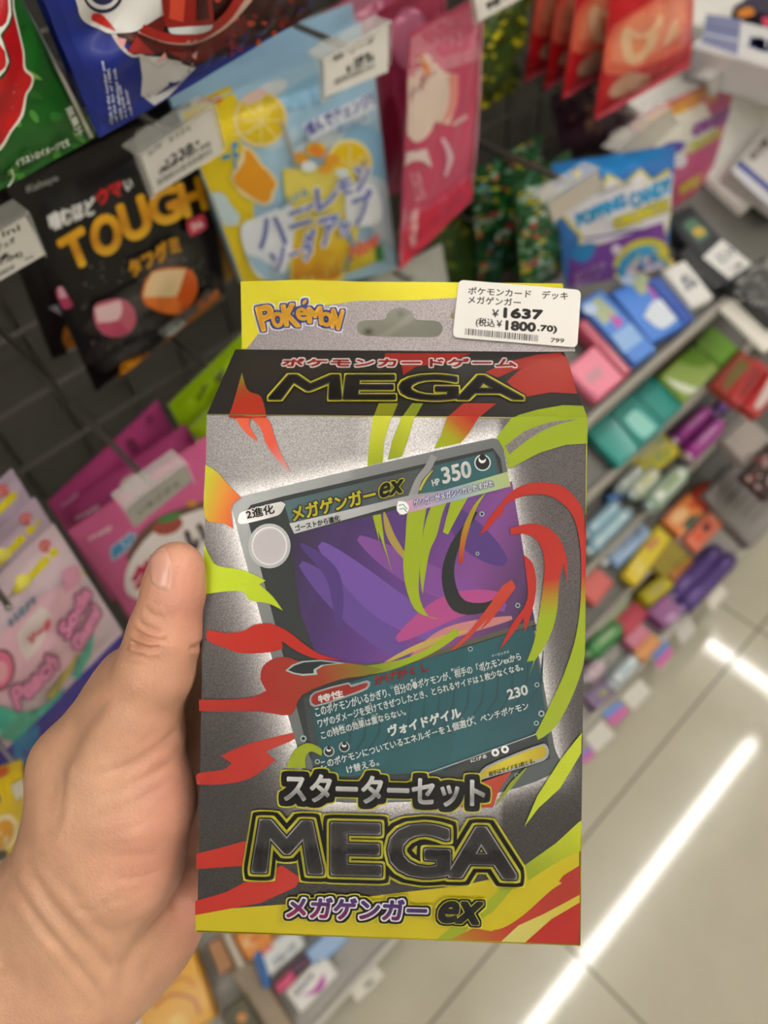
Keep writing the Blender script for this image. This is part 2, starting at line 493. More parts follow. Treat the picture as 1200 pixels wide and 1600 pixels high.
# ------------------------------------------------------------------ the card box in the hand
def cw(p): return CP + (np.array(p, float) / 1000.0) @ R.T          # camera millimetres -> world
B_O = np.array((-56.485, -31.061, 234.567)); B_X = np.array((.99920, .01569, -.03670)); B_Y = np.array((-.01610, .99981, -.01082)); B_Z = np.array((.03653, .01140, .99927))
BW, BH, BT, RISE, HEAD = 120.0, 163.6, 36.0, 29.2, 55.0
def bx(x, y, z): return cw(B_O + B_X * x + B_Y * y + B_Z * z)
wz = B_Z @ R.T
box_t = thing('card_box', bx(BW / 2, BH, BT / 2), 'grey foil trading card box with red and lime swirls held up in a hand', 'box')
FR = Flat(bx(0, 0, 0), wz)
m = MB()
CARD = np.array([(361, 789), (372, 777), (768, 685), (783, 692), (789, 714), (866, 1166), (872, 1204), (748, 1244), (500, 1250), (468, 1180)], float)
def segd(p, a, b):
    ab = b - a; t = np.clip(((p - a) @ ab) / (ab @ ab), 0, 1); return np.linalg.norm(p - a - ab * t)
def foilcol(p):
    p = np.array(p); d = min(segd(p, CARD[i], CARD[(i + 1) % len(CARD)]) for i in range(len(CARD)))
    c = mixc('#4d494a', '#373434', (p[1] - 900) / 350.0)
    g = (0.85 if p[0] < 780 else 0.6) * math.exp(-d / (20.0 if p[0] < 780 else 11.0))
    if p[1] < 760: g = max(g, 0.55 * math.exp(-((p[0] - 640) / 95.0) ** 2), 0.25 * math.exp(-((p[0] - 480) / 200.0) ** 2))  # lamp highlight at top centre and left painted into the foil colour
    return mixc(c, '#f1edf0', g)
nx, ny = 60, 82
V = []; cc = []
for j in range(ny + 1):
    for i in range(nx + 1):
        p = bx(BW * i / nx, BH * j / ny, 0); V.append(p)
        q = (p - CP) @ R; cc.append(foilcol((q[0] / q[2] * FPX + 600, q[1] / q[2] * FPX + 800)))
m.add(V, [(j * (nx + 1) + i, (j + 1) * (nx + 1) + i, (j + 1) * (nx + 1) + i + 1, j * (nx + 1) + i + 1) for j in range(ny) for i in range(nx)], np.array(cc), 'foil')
DK = '#2a2726'
def q4(a, b, c, d, col, kind='ink'): m.add([bx(*a), bx(*b), bx(*c), bx(*d)], [(0, 1, 2, 3)], col, kind)
q4((0, 0, 0), (0, 0, BT), (0, BH, BT), (0, BH, 0), '#3a3636'); q4((BW, 0, 0), (BW, BH, 0), (BW, BH, BT), (BW, 0, BT), '#3a3636')
q4((0, 0, 0), (0, -RISE, BT), (0, 0, BT), (0, 0, 0), DK); q4((BW, 0, 0), (BW, 0, BT), (BW, -RISE, BT), (BW, 0, 0), DK)
q4((0, BH, 0), (0, BH, BT), (BW, BH, BT), (BW, BH, 0), '#b7a51a'); q4((0, -RISE, BT), (BW, -RISE, BT), (BW, BH, BT), (0, BH, BT), '#4a4545')
# folded edges: their bright highlights put in as thin coloured lines
for a, b, col in (((0, 0, 0), (BW, 0, 0), '#c9c27a'), ((BW, 0, 0), (BW, 42, 0), '#c3c03a'), ((BW, 30, 0), (BW, 75, 0), '#d0442f'), ((BW, 130, 0), (BW, BH, 0), '#c9b02a'), ((0, BH, 0), (BW, BH, 0), '#b7a51a')):
    m.tube([bx(*a), bx(*b)], 0.00022, col, 'foilink', 6)
RED, LIME, FL = '#c92a1c', '#a9bf10', '#c3d31a'
A = Art(m, FR, 'ink', 0.000007, 16.0)
# ---- yellow ground and bands at the foot
YEL = '#d3c20c'
A.poly([(305, 1427), (353, 1420), (420, 1415), (520, 1408), (640, 1393), (720, 1384), (775, 1372), (822, 1356), (850, 1335), (905, 1284), (905, 1477), (306, 1456)], YEL, 'ink')
A.poly([(820, 1352), (868, 1318), (909, 1281), (907, 1330), (880, 1342), (850, 1360), (826, 1376)], grad((830, 1370), (905, 1290), '#95a51a', '#c5cf22'), 'foilink')
A.poly([(680, 1470), (712, 1442), (745, 1425), (790, 1380), (815, 1372), (770, 1425), (735, 1447), (715, 1470)], '#a3b31a')
A.poly([(700, 1470), (740, 1450), (768, 1455), (815, 1428), (858, 1392), (880, 1376), (868, 1384), (880, 1368), (906, 1352), (906, 1400), (850, 1432), (800, 1462), (790, 1474)], grad((700, 1470), (860, 1390), '#b98a1e', '#c23a22', '#b93426'))
A.poly([(768, 1454), (778, 1425), (815, 1394), (858, 1372), (878, 1380), (860, 1392), (820, 1428), (790, 1448)], '#d4c40f', sp=4)
A.poly([(780, 1474), (810, 1446), (850, 1428), (906, 1398), (906, 1412), (860, 1436), (818, 1475)], grad((790, 1470), (906, 1400), '#ded77c', '#d7c42c'))
A.poly([(818, 1475), (862, 1436), (906, 1410), (906, 1477)], '#c1281f')
# ---- red bands at the left
A.poly([(307, 1334), (340, 1326), (383, 1314), (400, 1330), (390, 1352), (307, 1358)], RED)
A.poly([(305, 1408), (353, 1394), (395, 1372), (440, 1352), (470, 1372), (462, 1386), (407, 1411), (353, 1421), (305, 1430)], RED)
A.poly([(460, 1144), (407, 1157), (373, 1168), (345, 1181), (362, 1192), (348, 1203), (309, 1209), (308, 1226), (353, 1225), (393, 1215), (431, 1188), (415, 1174), (460, 1155)], grad((310, 1210), (460, 1150), '#c42a1e', '#c42a1e', '#cf4a38'), sp=4)
# ---- the printed trading card
A.poly(spline(CARD, 5), grad((370, 780), (860, 1200), '#8f9294', '#6a6e70', '#4b5254'), 'foilink')
A.poly([(384, 800), (392, 789), (440, 776), (770, 700), (782, 716), (858, 1168), (860, 1186), (752, 1226), (508, 1235), (483, 1180)], '#2c3133')
# name strip
A.poly([(443, 783), (772, 705), (783, 745), (455, 824)], grad((443, 783), (780, 740), '#4a6a72', '#494f52', '#4a5054'))
A.poly([(681, 728), (768, 706), (778, 742), (658, 773), (664, 758), (676, 746)], '#2f6a72')
A.line([(678, 712), (668, 732), (654, 750), (645, 776)], [10, 11, 10, 14], '#85868a', sp=4)
A.line([(676, 735), (664, 750), (656, 766)], [1, 3.5, 3], '#d2cf3a', sp=3)
A.poly([(452, 818), (640, 774), (700, 765), (640, 784), (460, 834)], grad((452, 820), (650, 780), '#b4b5b7', '#8d8f92'), 'foilink')
A.poly(spline([(372, 811), (378, 800), (438, 784), (446, 788), (440, 800), (432, 806), (384, 818), (374, 818)], 4), grad((375, 800), (440, 810), '#eceaea', '#b4b2b2'), 'foilink')
A.text('2進化', [(383, 797), (427, 787), (430, 802), (386, 812)], '#2a2a2c', bold=.5, outline=[(1.6, '#f5f2f2')])
# picture field: plain painted swirl of violet, rose and gold (stand-in for the character art)
ART = [(452, 836), (540, 815), (640, 792), (800, 752), (838, 985), (640, 1040), (540, 1046), (500, 1040), (470, 960)]
A.poly(ART, grad((450, 850), (800, 1000), '#2f2440', '#4c2f74', '#6b3f96', '#8e4fa0', '#3c2a52'), mx=12)
for k, (p0, p1, p2, w, col) in enumerate([((470, 880), (560, 960), (640, 1030), 46, '#6a4aa2'), ((500, 850), (600, 940), (700, 1000), 52, '#7a55b4'), ((560, 840), (660, 900), (790, 950), 44, '#8a4fa8'),
                                          ((620, 1000), (700, 950), (780, 930), 40, '#c04f97'), ((640, 1030), (700, 990), (800, 965), 20, '#d58a8c'), ((600, 1036), (660, 1008), (730, 985), 9, '#cdb35a'),
                                          ((700, 790), (740, 840), (790, 880), 46, '#5a3a8c'), ((600, 800), (612, 840), (640, 880), 12, '#b9a14e'), ((470, 850), (520, 900), (530, 980), 22, '#55398a')]):
    q = spline([p0, p1, p2], 8, False); n = len(q)
    A.line(q, [w * (0.15 + 0.85 * math.sin(math.pi * (i + .3) / n)) for i in range(n)], col)
A.line([(480, 1045), (560, 1042), (640, 1033), (740, 1002), (836, 972)], 8, '#5b554a', sp=4)
A.line([(480, 1049), (560, 1047), (640, 1038), (740, 1007), (838, 977)], 3, '#17191b', sp=4)
A.line([(745, 800), (712, 850), (700, 900), (716, 945), (760, 948), (800, 920)], [4, 14, 20, 24, 14, 2], '#1d2224', sp=5)
# lower text field
A.poly([(474, 1090), (560, 1062), (700, 1020), (832, 978), (858, 1150), (700, 1206), (490, 1215), (484, 1150)], grad((480, 1100), (850, 1150), '#1d4f58', '#22626c', '#1b4a54'), mx=14)
A.poly([(474, 1090), (484, 1086), (506, 1215), (492, 1215)], '#3b4245')
for k in range(14):
    x = 520 + 23 * k; A.line([(x, 1200 - 7 * k), (x + 26, 1160 - 7 * k), (x + 30, 1120 - 8 * k)], [1, 5, 1], '#1a454e', up=False)
A.l += 1
for (x, y, r) in ((467, 1070, 4), (474, 1154, 5), (496, 1190, 4), (746, 865, 3), (753, 803, 4), (846, 1115, 5), (838, 1130, 4), (809, 946, 4), (735, 1014, 4), (839, 1070, 4), (808, 1212, 4)):
    A.disc((x, y), r, '#8fa6a6', up=False, n=12); A.l += 1; A.disc((x, y), r * .55, '#14181a', up=False, n=12); A.l -= 1
A.l += 2
# evolution disc, left plain
A.disc((421, 853), 33, '#9fa2a5', 'foilink', ry=35); A.disc((421, 853), 28, '#d6d2d4', 'foilink', ry=30); A.disc((421, 853), 26, '#b9b5ba', ry=28)
# ---- printed words on the card
NM = [(453, 792), (585, 760), (589, 783), (458, 816)]
A.text('メガゲンガー', NM, '#fff23c', bold=.9, outline=[(2.6, '#1c1f20')])
A.text('ex', [(594, 756), (632, 747), (629, 770), (591, 780)], '#22261f', bold=1.2, outline=[(3.6, '#23261c'), (2.6, '#d8d332')])
A.text('ゴーストから進化', [(460, 821), (530, 804), (532, 814), (462, 831)], '#1c1d1f', bold=.3)
A.text('350', [(688, 731), (734, 719), (738, 745), (692, 757)], '#f4f4f2', bold=1.0)
A.text('HP', [(674, 750), (686, 747), (688, 757), (676, 760)], '#f4f4f2', bold=.4)
def dark_icon(x, y, r):
    A.disc((x, y), r * 1.18, '#c9d2d4'); A.disc((x, y), r, '#121416'); A.disc((x - r * .05, y - r * .45), r * .52, '#e9eaea'); A.disc((x + r * .0, y - r * .78), r * .46, '#121416')
dark_icon(754, 723, 11)
# ---- lime and red swirls over the card
A.poly([(583, 650), (612, 650), (600, 690), (598, 722), (574, 728), (577, 690)], grad((590, 650), (590, 725), '#dbe03a', '#a9b812'), 'foilink')
A.poly([(628, 650), (648, 650), (637, 688), (628, 713), (606, 718), (613, 688)], grad((640, 650), (615, 718), '#d3da30', '#a0b010'), 'foilink')
A.poly([(699, 650), (749, 650), (733, 676), (720, 692), (678, 701), (689, 680)], grad((735, 650), (690, 700), RED, '#c96a1c', '#b5b512', '#a9bf10'), 'foilink')
A.poly([(800, 652), (850, 650), (918, 652), (918, 693), (884, 695), (842, 708), (795, 733), (789, 706), (776, 683)], LIME)
A.poly(spline([(789, 697), (820, 674), (860, 660), (902, 655), (862, 667), (828, 685), (796, 710)], 4), '#6c6667', 'foil')
G = grad((0, 0), (1, 0), LIME, LIME)
A.poly([(640, 785), (668, 783), (661, 830), (656, 880), (655, 930), (669, 962), (688, 968), (652, 956), (636, 924), (630, 885), (633, 850)], LIME, sp=4)
A.poly([(686, 772), (705, 770), (692, 800), (683, 835), (672, 860), (666, 890), (660, 930), (656, 890), (660, 840), (670, 800)], LIME, sp=4)
A.poly([(712, 766), (740, 762), (724, 790), (712, 812), (700, 835), (692, 832), (700, 800)], LIME, sp=4)
A.poly([(583, 806), (595, 803), (601, 850), (614, 898), (598, 850)], LIME); A.poly([(588, 804), (582, 806), (593, 848)], LIME)
A.poly([(716, 880), (722, 830), (740, 790), (760, 768), (742, 800), (728, 845), (722, 880)], grad((720, 880), (755, 770), RED, LIME), sp=4)
red2lime = lambda p: mixc(RED, LIME, (p[1] - 905 + (p[0] - 860) * .12) / 55.0)
A.poly(spline([(748, 837), (765, 808), (785, 784), (798, 769), (820, 757), (847, 754), (875, 758), (897, 775), (911, 800), (915, 874), (914, 1015), (911, 1040), (900, 1074), (883, 1111), (862, 1142), (823, 1167),
              (836, 1148), (856, 1108), (880, 1056), (897, 1006), (905, 962), (908, 916), (908, 870), (903, 830), (893, 803), (880, 788), (864, 777), (842, 772), (815, 776), (790, 789), (786, 801), (776, 810), (762, 827)], 3), red2lime, mx=9)
A.poly(spline([(797, 826), (820, 819), (842, 819), (864, 830), (878, 849), (886, 876), (886, 909), (880, 880), (874, 908), (871, 949), (864, 982), (850, 1012), (836, 1032), (826, 1058), (834, 1032), (823, 1034), (834, 1004), (842, 962), (848, 921), (851, 880), (845, 854), (834, 840), (817, 834), (799, 836)], 3), red2lime, mx=9)
A.poly(spline([(818, 866), (832, 880), (838, 907), (836, 935), (829, 962), (820, 988), (818, 965), (800, 992), (780, 1016), (800, 975), (818, 950), (825, 927)], 3), RED)
A.poly([(800, 905), (806, 918), (790, 940), (765, 972), (750, 985), (762, 966), (732, 998), (712, 1014), (702, 1018), (735, 985), (765, 945), (785, 915)], '#d0432c')
A.poly(spline([(560, 1042), (600, 1036), (641, 1026), (680, 1006), (712, 980), (716, 992), (684, 1016), (642, 1036), (600, 1050), (560, 1056)], 3), grad((560, 1045), (715, 985), '#7d8c20', LIME, LIME))
A.poly([(321, 726), (340, 738), (359, 760), (377, 777), (362, 792), (364, 826), (350, 818), (320, 808)], grad((320, 770), (372, 785), '#b7b412', '#d58a1c', '#dd5a2c'), 'foilink', sp=4)
A.poly([(319, 850), (327, 868), (340, 884), (380, 891), (415, 907), (405, 913), (426, 932), (442, 954), (420, 943), (391, 938), (380, 925), (353, 924), (318, 929)], '#c6dc1e', 'foilink', sp=3)
A.poly([(324, 984), (353, 989), (380, 986), (398, 976), (425, 975), (452, 988), (475, 1006), (500, 1022), (534, 1031), (497, 1030), (465, 1018), (440, 1001), (442, 1013), (423, 1019), (380, 1021), (353, 1013), (324, 1000)], RED, 'foilink', sp=3)
A.poly([(600, 1046), (545, 1036), (500, 1034), (470, 1034), (450, 1027), (428, 1029), (411, 1041), (407, 1061), (416, 1079), (395, 1089), (353, 1093), (311, 1093), (311, 1111), (353, 1112), (407, 1112), (455, 1117), (472, 1086), (530, 1062), (570, 1056)], grad((311, 1100), (600, 1046), '#c0281c', '#b3231a', '#a83a1c', '#7d8c20'), sp=3)
A.poly([(618, 788), (793, 737), (798, 760), (624, 805)], grad((618, 795), (797, 748), '#e3a7c4', '#d9b6d8', '#a9bede', '#b9d8a8', '#c3cf8a'), mx=10)
A.poly(spline([(622, 783), (633, 784), (639, 792), (636, 801), (628, 804), (620, 797)], 3), '#eef2f2'); A.line([(623, 790), (630, 788), (636, 796)], 1.5, '#6aa7a2'); A.line([(624, 796), (630, 794), (636, 800)], 1.5, '#6aa7a2')
A.text('ゲンガーがメガシンカしたすがた', [(645, 781), (770, 749), (772, 760), (647, 793)], '#f8f6f8', bold=.35, outline=[(1.3, '#5a5aa8')])
A.poly([(446, 1048), (456, 1039), (472, 1033), (500, 1031), (540, 1036), (506, 1040), (494, 1047), (496, 1054), (474, 1056), (458, 1053)], '#8fa3a3'); A.poly([(450, 1047), (460, 1040), (474, 1035), (500, 1033), (528, 1036), (502, 1039), (490, 1046), (490, 1052), (472, 1053), (460, 1051)], '#1d2327')
A.poly([(449, 1195), (460, 1172), (481, 1161), (502, 1170), (502, 1181), (486, 1174), (477, 1184), (478, 1200), (449, 1200)], '#9db01c', 'foilink', sp=3)
A.poly([(361, 651), (369, 656), (383, 675), (403, 691), (398, 680), (389, 664), (392, 653), (407, 669), (415, 691), (428, 712), (455, 740), (439, 709), (428, 680), (414, 651)], grad((400, 650), (455, 740), '#d8562c', '#d94a33', '#e0a09a'), 'foilink', sp=3)
A.poly([(909, 1145), (908, 1177), (875, 1232), (842, 1262), (819, 1292), (840, 1243), (875, 1188)], '#bccb24', 'foilink')
# ---- small print
A.poly(spline([(483, 1094), (491, 1081), (545, 1066), (549, 1070), (573, 1063), (579, 1066), (574, 1077), (540, 1090), (491, 1105)], 2), '#8b8f90'); A.poly(spline([(486, 1093), (493, 1083), (544, 1069), (549, 1074), (571, 1067), (575, 1068), (571, 1075), (540, 1087), (493, 1102)], 2), '#a3241c')
WH = '#eef3f2'
A.text('特性', [(496, 1087), (535, 1077), (537, 1089), (498, 1099)], WH, bold=.5)
A.text('とくせい', [(549, 1072), (569, 1066), (570, 1070), (550, 1076)], '#1a1a1a')
A.text('かげがくし', [(583, 1055), (669, 1035), (671, 1049), (586, 1072)], '#c7302a', bold=.5)
A.text('このポケモンがいるかぎり、自分の●ポケモンが、相手の「ポケモンexから', [(491, 1105), (812, 1019), (815, 1031), (494, 1121)], WH, bold=.25)
A.text('ワザのダメージを受けてきぜつしたとき、とられるサイドは１枚少なくなる。', [(495, 1124), (815, 1036), (818, 1047), (498, 1138)], WH, bold=.25)
A.text('この特性の効果は重ならない。', [(500, 1143), (632, 1106), (635, 1117), (503, 1156)], WH, bold=.25)
A.text('ヴォイドゲイル', [(604, 1134), (718, 1104), (722, 1121), (608, 1152)], WH, bold=.8)
A.text('230', [(791, 1078), (823, 1069), (826, 1085), (794, 1094)], WH, bold=.7)
A.text('このポケモンについているエネルギーを１個選び、ベンチポケモン', [(500, 1189), (824, 1096), (827, 1108), (503, 1202)], WH, bold=.25)
A.text('け替える。', [(540, 1197), (590, 1184), (593, 1196), (543, 1209)], WH, bold=.25)
for s, q in (('じぶん', (610, 1074, 627, 1069)), ('あく', (641, 1064, 650, 1061)), ('あいて', (704, 1047, 719, 1043)), ('イーエックス', (768, 1025, 795, 1018)), ('う', (576, 1101, 580, 1100)), ('まいすう', (755, 1047, 775, 1041)), ('とくせい', (518, 1138, 538, 1132)), ('こうか', (551, 1127, 568, 1122)), ('かさ', (580, 1119, 590, 1116)), ('こ', (720, 1125, 724, 1124)), ('えら', (730, 1123, 741, 1120))):
    A.text(s, [(q[0], q[1] - 2.2), (q[2], q[3] - 2.2), (q[2] + .6, q[3] + 2.2), (q[0] + .6, q[1] + 2.2)], WH, up=False)
A.l += 1
dark_icon(514, 1174, 7); dark_icon(538, 1167, 7)
# retreat and rule bars
A.poly([(690, 1206), (722, 1190), (838, 1148), (842, 1160), (752, 1196), (700, 1215)], '#2f3537'); A.line([(640, 1218), (720, 1190), (838, 1147)], 1.6, '#9a9ea0')
A.text('にげる', [(735, 1186), (760, 1178), (761, 1184), (736, 1192)], WH, bold=.2)
for x, y in ((774, 1176), (789, 1171)):
    A.disc((x, y), 6, '#e8eaea'); A.poly([(x + (4.6 if i % 2 == 0 else 1.9) * math.sin(math.pi * i / 6), y - (4.6 if i % 2 == 0 else 1.9) * math.cos(math.pi * i / 6)) for i in range(12)], '#22262a')
A.poly(spline([(742, 1222), (760, 1197), (848, 1162), (857, 1170), (856, 1182), (846, 1190), (760, 1216)], 4), '#8b8f92'); A.poly(spline([(742, 1221), (762, 1200), (846, 1165), (853, 1171), (852, 1181), (844, 1186), (760, 1213)], 4), grad((750, 1200), (850, 1180), '#cdb51a', '#e2d433', '#c9ae14'))
A.text('相手はサイドを3枚とる。', [(763, 1206), (835, 1184), (836, 1192), (764, 1214)], '#26250f', bold=.25)
A.poly([(700, 1240), (745, 1225), (800, 1205), (780, 1235), (770, 1262), (720, 1262)], '#c04026')
A.line([(775, 1258), (800, 1225), (822, 1200)], [2, 7, 2], '#93a31d')
# ---- title lettering at the foot
T1 = [(445, 1208), (758, 1217), (758, 1262), (443, 1254)]
A.text('スターターセット', T1, grad((600, 1212), (600, 1260), '#efeff0', '#e9e9ea', '#8f8f92', '#cfcfd1'), 'ink', bold=1.5, outline=[(12.5, '#e8e23c'), (10.5, '#151413')])
T2 = [[(407, 1280), (487, 1283), (506, 1366), (392, 1363)], [(517, 1285), (596, 1287), (596, 1369), (517, 1367)], [(606, 1285), (704, 1289), (704, 1373), (606, 1370)], [(700, 1291), (805, 1293), (808, 1374), (700, 1371)]]
def title(letters, quads, ol, face, bold):
    for w, oc in ol:
        for s, q in zip(letters, quads):
            V, T = glyphs(s); q = shrink(q, bold); u = V[:, :1]; v = V[:, 1:]
            P = q[0] * (1 - u) * (1 - v) + q[1] * u * (1 - v) + q[2] * u * v + q[3] * (1 - u) * v
            for dx, dy in ring_offsets(w): A.tris(P + [dx, dy], T, oc)
        A.l += 1
    for s, q in zip(letters, quads): A.text(s, q, face, bold=bold, up=False)
    A.l += 1
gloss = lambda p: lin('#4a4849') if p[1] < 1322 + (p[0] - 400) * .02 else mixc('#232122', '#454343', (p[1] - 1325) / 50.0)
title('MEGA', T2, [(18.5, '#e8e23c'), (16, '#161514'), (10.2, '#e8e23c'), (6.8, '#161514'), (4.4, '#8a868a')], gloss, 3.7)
A.text('メガゲンガー', [(450, 1400), (669, 1406), (667, 1441), (446, 1435)], grad((560, 1402), (555, 1440), '#5b4390', '#7a4a96', '#b0306a'), bold=1.6, outline=[(8.5, '#e8e23c'), (6.8, '#17151a'), (3.6, '#e9e6ee')])
A.text('ex', [(692, 1408), (757, 1409), (748, 1446), (679, 1441)], '#2a2829', bold=1.9, outline=[(8, '#e8e23c'), (6.4, '#17151a'), (3.6, '#e8e23c'), (2.7, '#1c1a1b')])
m.build('carton', box_t)
# ---- sloping top
m = MB(); SN = np.cross(bx(1, 0, 0) - bx(0, 0, 0), bx(0, -RISE, BT) - bx(0, 0, 0)); SL = Flat(bx(0, 0, 0), SN)
m.add([bx(0, 0, 0), bx(BW, 0, 0), bx(BW, -RISE, BT), bx(0, -RISE, BT)], [(0, 1, 2, 3)], '#242120', 'ink')
A = Art(m, SL, 'ink', 0.000007, 16.0)
A.poly([(357, 652), (366, 625), (378, 582), (384, 604), (392, 613), (408, 620), (417, 652)], grad((380, 585), (395, 650), '#8c9c14', '#b8501e', '#c8321f', '#c9421f'), sp=3)
A.poly([(583, 652), (613, 652), (622, 630), (592, 630)], '#9a9c16'); A.poly([(628, 652), (649, 652), (661, 630), (644, 630)], '#8fa014')
A.poly([(699, 652), (749, 652), (776, 630), (724, 630)], '#c02f20'); A.poly([(800, 653), (918, 653), (911, 634), (880, 633), (840, 640), (812, 648)], LIME)
A.poly([(602, 552), (736, 552), (700, 566), (650, 573), (630, 586), (627, 568), (600, 560)], '#b5281e')
A.poly([(758, 582), (790, 566), (840, 554), (876, 551), (882, 557), (800, 580), (778, 590)], '#b5281e'); A.poly([(792, 596), (812, 578), (846, 562), (886, 557), (902, 615), (860, 613), (816, 621)], '#c03226')
A.text('ポケモンカードゲーム', [(443, 560), (806, 559), (808, 574), (439, 573)], '#c02a24', bold=.9, outline=[(2.8, '#e9e2e0')])
T3 = [[(452, 586), (530, 586), (534, 624), (418, 624)], [(541, 586), (618, 586), (618, 624), (536, 624)], [(625, 585), (716, 586), (716, 625), (622, 625)], [(712, 587), (792, 587), (820, 624), (714, 624)]]
title('MEGA', T3, [(6.5, '#151312'), (4.4, '#e8e23c'), (2.6, '#151312'), (1.9, '#6d6a70')], lambda p: lin('#262223') if p[1] < 606 else lin('#1a1516'), 1.3)
m.build('sloping_top', box_t)
# ---- hang tab with its cut-out
m = MB(); HD = Flat(bx(0, -RISE, BT), wz)
hole = spline([(558, 508), (566, 501), (600, 499), (606, 488), (625, 480), (643, 488), (650, 499), (684, 502), (692, 513), (686, 524), (672, 527), (575, 525), (560, 520)], 4)
outl = [(376, 440), (470, 437), (560, 440), (700, 441), (879, 443), (899, 549), (640, 551), (386, 548)]
A = Art(m, HD, 'foil', 0.000007, 14.0)
A.l = 0; A.poly(outl, lambda p: mixc('#787174', '#968f92', (p[0] - 380) / 500.0), 'foil', holes=[hole[::-1]])
A.poly([(376, 440), (470, 437), (560, 440), (700, 441), (879, 443), (880, 453), (720, 465), (640, 469), (560, 470), (500, 478), (440, 497), (405, 520), (385, 545), (378, 545)], grad((380, 470), (880, 450), '#d8cf12', '#cdbf10', '#e6de2c', '#d8d012'), 'foilink', up=False)
A.l = 2
for ring in (outl, hole):
    f = HD.map(ring, 0.0); b = HD.map(ring, -0.00054); n = len(ring)
    m.add(np.vstack([f, b]), [(i, (i + 1) % n, n + (i + 1) % n, n + i) for i in range(n)], '#bdb8ba', 'paper')
A.l = -45; A.poly(outl, '#d8d5d2', 'paper', holes=[hole[::-1]]); A.l = 2
LG = [('P', [(397, 480), (427, 473), (428, 514), (409, 519)]), ('o', [(422, 488), (443, 486), (444, 511), (426, 513)]), ('K', [(438, 476), (463, 472), (471, 512), (444, 510)]),
      ('e', [(461, 481), (480, 480), (481, 502), (463, 500)]), ('M', [(479, 480), (503, 477), (507, 509), (480, 505)]), ('o', [(499, 487), (520, 487), (519, 512), (500, 509)]), ('N', [(517, 481), (540, 484), (530, 517), (517, 513)])]
LG.append(('●', [(471, 474), (478, 466), (480, 471), (474, 477)]))
for w, oc in ((5.8, '#f1eef4'), (4.3, '#4650a8')):
    for s, q in LG:
        V, T = glyphs(s); q = shrink(q, 1.2 if s in 'oe●' else 2.2); u = V[:, :1]; v = V[:, 1:]; P = q[0] * (1 - u) * (1 - v) + q[1] * u * (1 - v) + q[2] * u * v + q[3] * (1 - u) * v
        for dx, dy in ring_offsets(w): A.tris(P + [dx, dy], T, oc, 'ink')
    A.l += 1
for s, q in LG: A.text(s, q, '#f0b42c', 'paper', bold=1.2 if s in 'oe●' else 2.2, up=False)
A.l += 1
A.text('TM', [(533, 515), (537, 515), (537, 517), (533, 517)], '#eeeeee', 'ink')
A.text('全', [(704, 487), (710, 488), (709, 498), (703, 497)], '#cfc51e', 'ink', bold=.4)
m.build('hang_tab', box_t)
# ---- price sticker
m = MB(); stq = np.array([(717, 437), (908, 453), (902, 543), (707, 527)], float); rr = []
for i in range(4):
    p, a, b = stq[i], stq[i - 1], stq[(i + 1) % 4]; da = (a - p) / np.linalg.norm(a - p); db = (b - p) / np.linalg.norm(b - p)
    for t in np.linspace(0, 1, 6): rr.append((1 - t)**2 * (p + da * 9) + 2 * t * (1 - t) * p + t * t * (p + db * 9))
ST = Flat(HD.o + HD.n * 0.0010, HD.n); A = Art(m, ST, 'paper', 0.00001, 30.0); A.l = 0
A.poly(rr, '#e9e7e4', up=False); f = ST.map(rr, 0); b = ST.map(rr, -0.00025); n = len(rr)
m.add(np.vstack([f, b]), [(i, (i + 1) % n, n + (i + 1) % n, n + i) for i in range(n)] + [tuple(range(n, 2 * n))], '#dedcd8', 'paper'); A.l = 1
K = '#3a3838'
A.text('ポケモンカード　デッキ', [(732, 448), (888, 456), (887, 469), (731, 460)], K, bold=.25)
A.text('メガゲンガー', [(731, 462), (814, 467), (814, 479), (731, 474)], K, bold=.25)
A.text('￥', [(769, 483), (780, 484), (779, 496), (768, 495)], K, bold=.4); A.text('1637', [(787, 480), (849, 484), (848, 500), (786, 497)], '#2c2a2a', bold=1.4)
A.text('(税込￥', [(744, 496), (785, 499), (784, 515), (743, 511)], K, bold=.3); A.text('1800', [(790, 500), (838, 504), (837, 519), (789, 516)], '#3c3a3a', bold=1.2)
A.text('.70)', [(840, 507), (871, 509), (870, 522), (839, 520)], '#2f2d2d', bold=.8); A.text('799', [(861, 528), (882, 529), (881, 536), (860, 535)], K, bold=.2)
rg = random.Random(4); x = 727.0
while x < 840:
    w = rg.choice((.8, .8, 1.3, 2.0)); y = 513 + (x - 727) * .095
    A.poly([(x, y), (x + w, y), (x + w - .8, y + 10), (x - .8, y + 10)], K, up=False); x += w + rg.choice((1.0, 1.2, 1.8))
m.build('price_sticker', box_t)['label'] = 'white price sticker with barcode'

# ------------------------------------------------------------------ the hand that holds the box
# body surface: tapered limbs blended into one field, then meshed as one continuous skin (camera millimetres)
def cm(px, py, z): return np.array(((px - 600) / FPX * z, (py - 800) / FPX * z, z))
VX = 0.75
lo = np.array((-152., 2., 205.)); hi = np.array((34., 196., 312.))
nx, ny, nz = [int((hi[i] - lo[i]) / VX) for i in range(3)]
gx = (lo[0] + np.arange(nx) * VX).astype(np.float32)[:, None, None]
gy = (lo[1] + np.arange(ny) * VX).astype(np.float32)[None, :, None]
gz = (lo[2] + np.arange(nz) * VX).astype(np.float32)[None, None, :]
def cone(a, b, ra, rb):
    """tapered capsule between two joints"""
    ab = b - a; l2 = float(ab @ ab)
    t = np.clip(((gx - a[0]) * ab[0] + (gy - a[1]) * ab[1] + (gz - a[2]) * ab[2]) / l2, 0, 1)
    d = np.sqrt((gx - a[0] - t * ab[0])**2 + (gy - a[1] - t * ab[1])**2 + (gz - a[2] - t * ab[2])**2)
    return d - (ra + (rb - ra) * t)
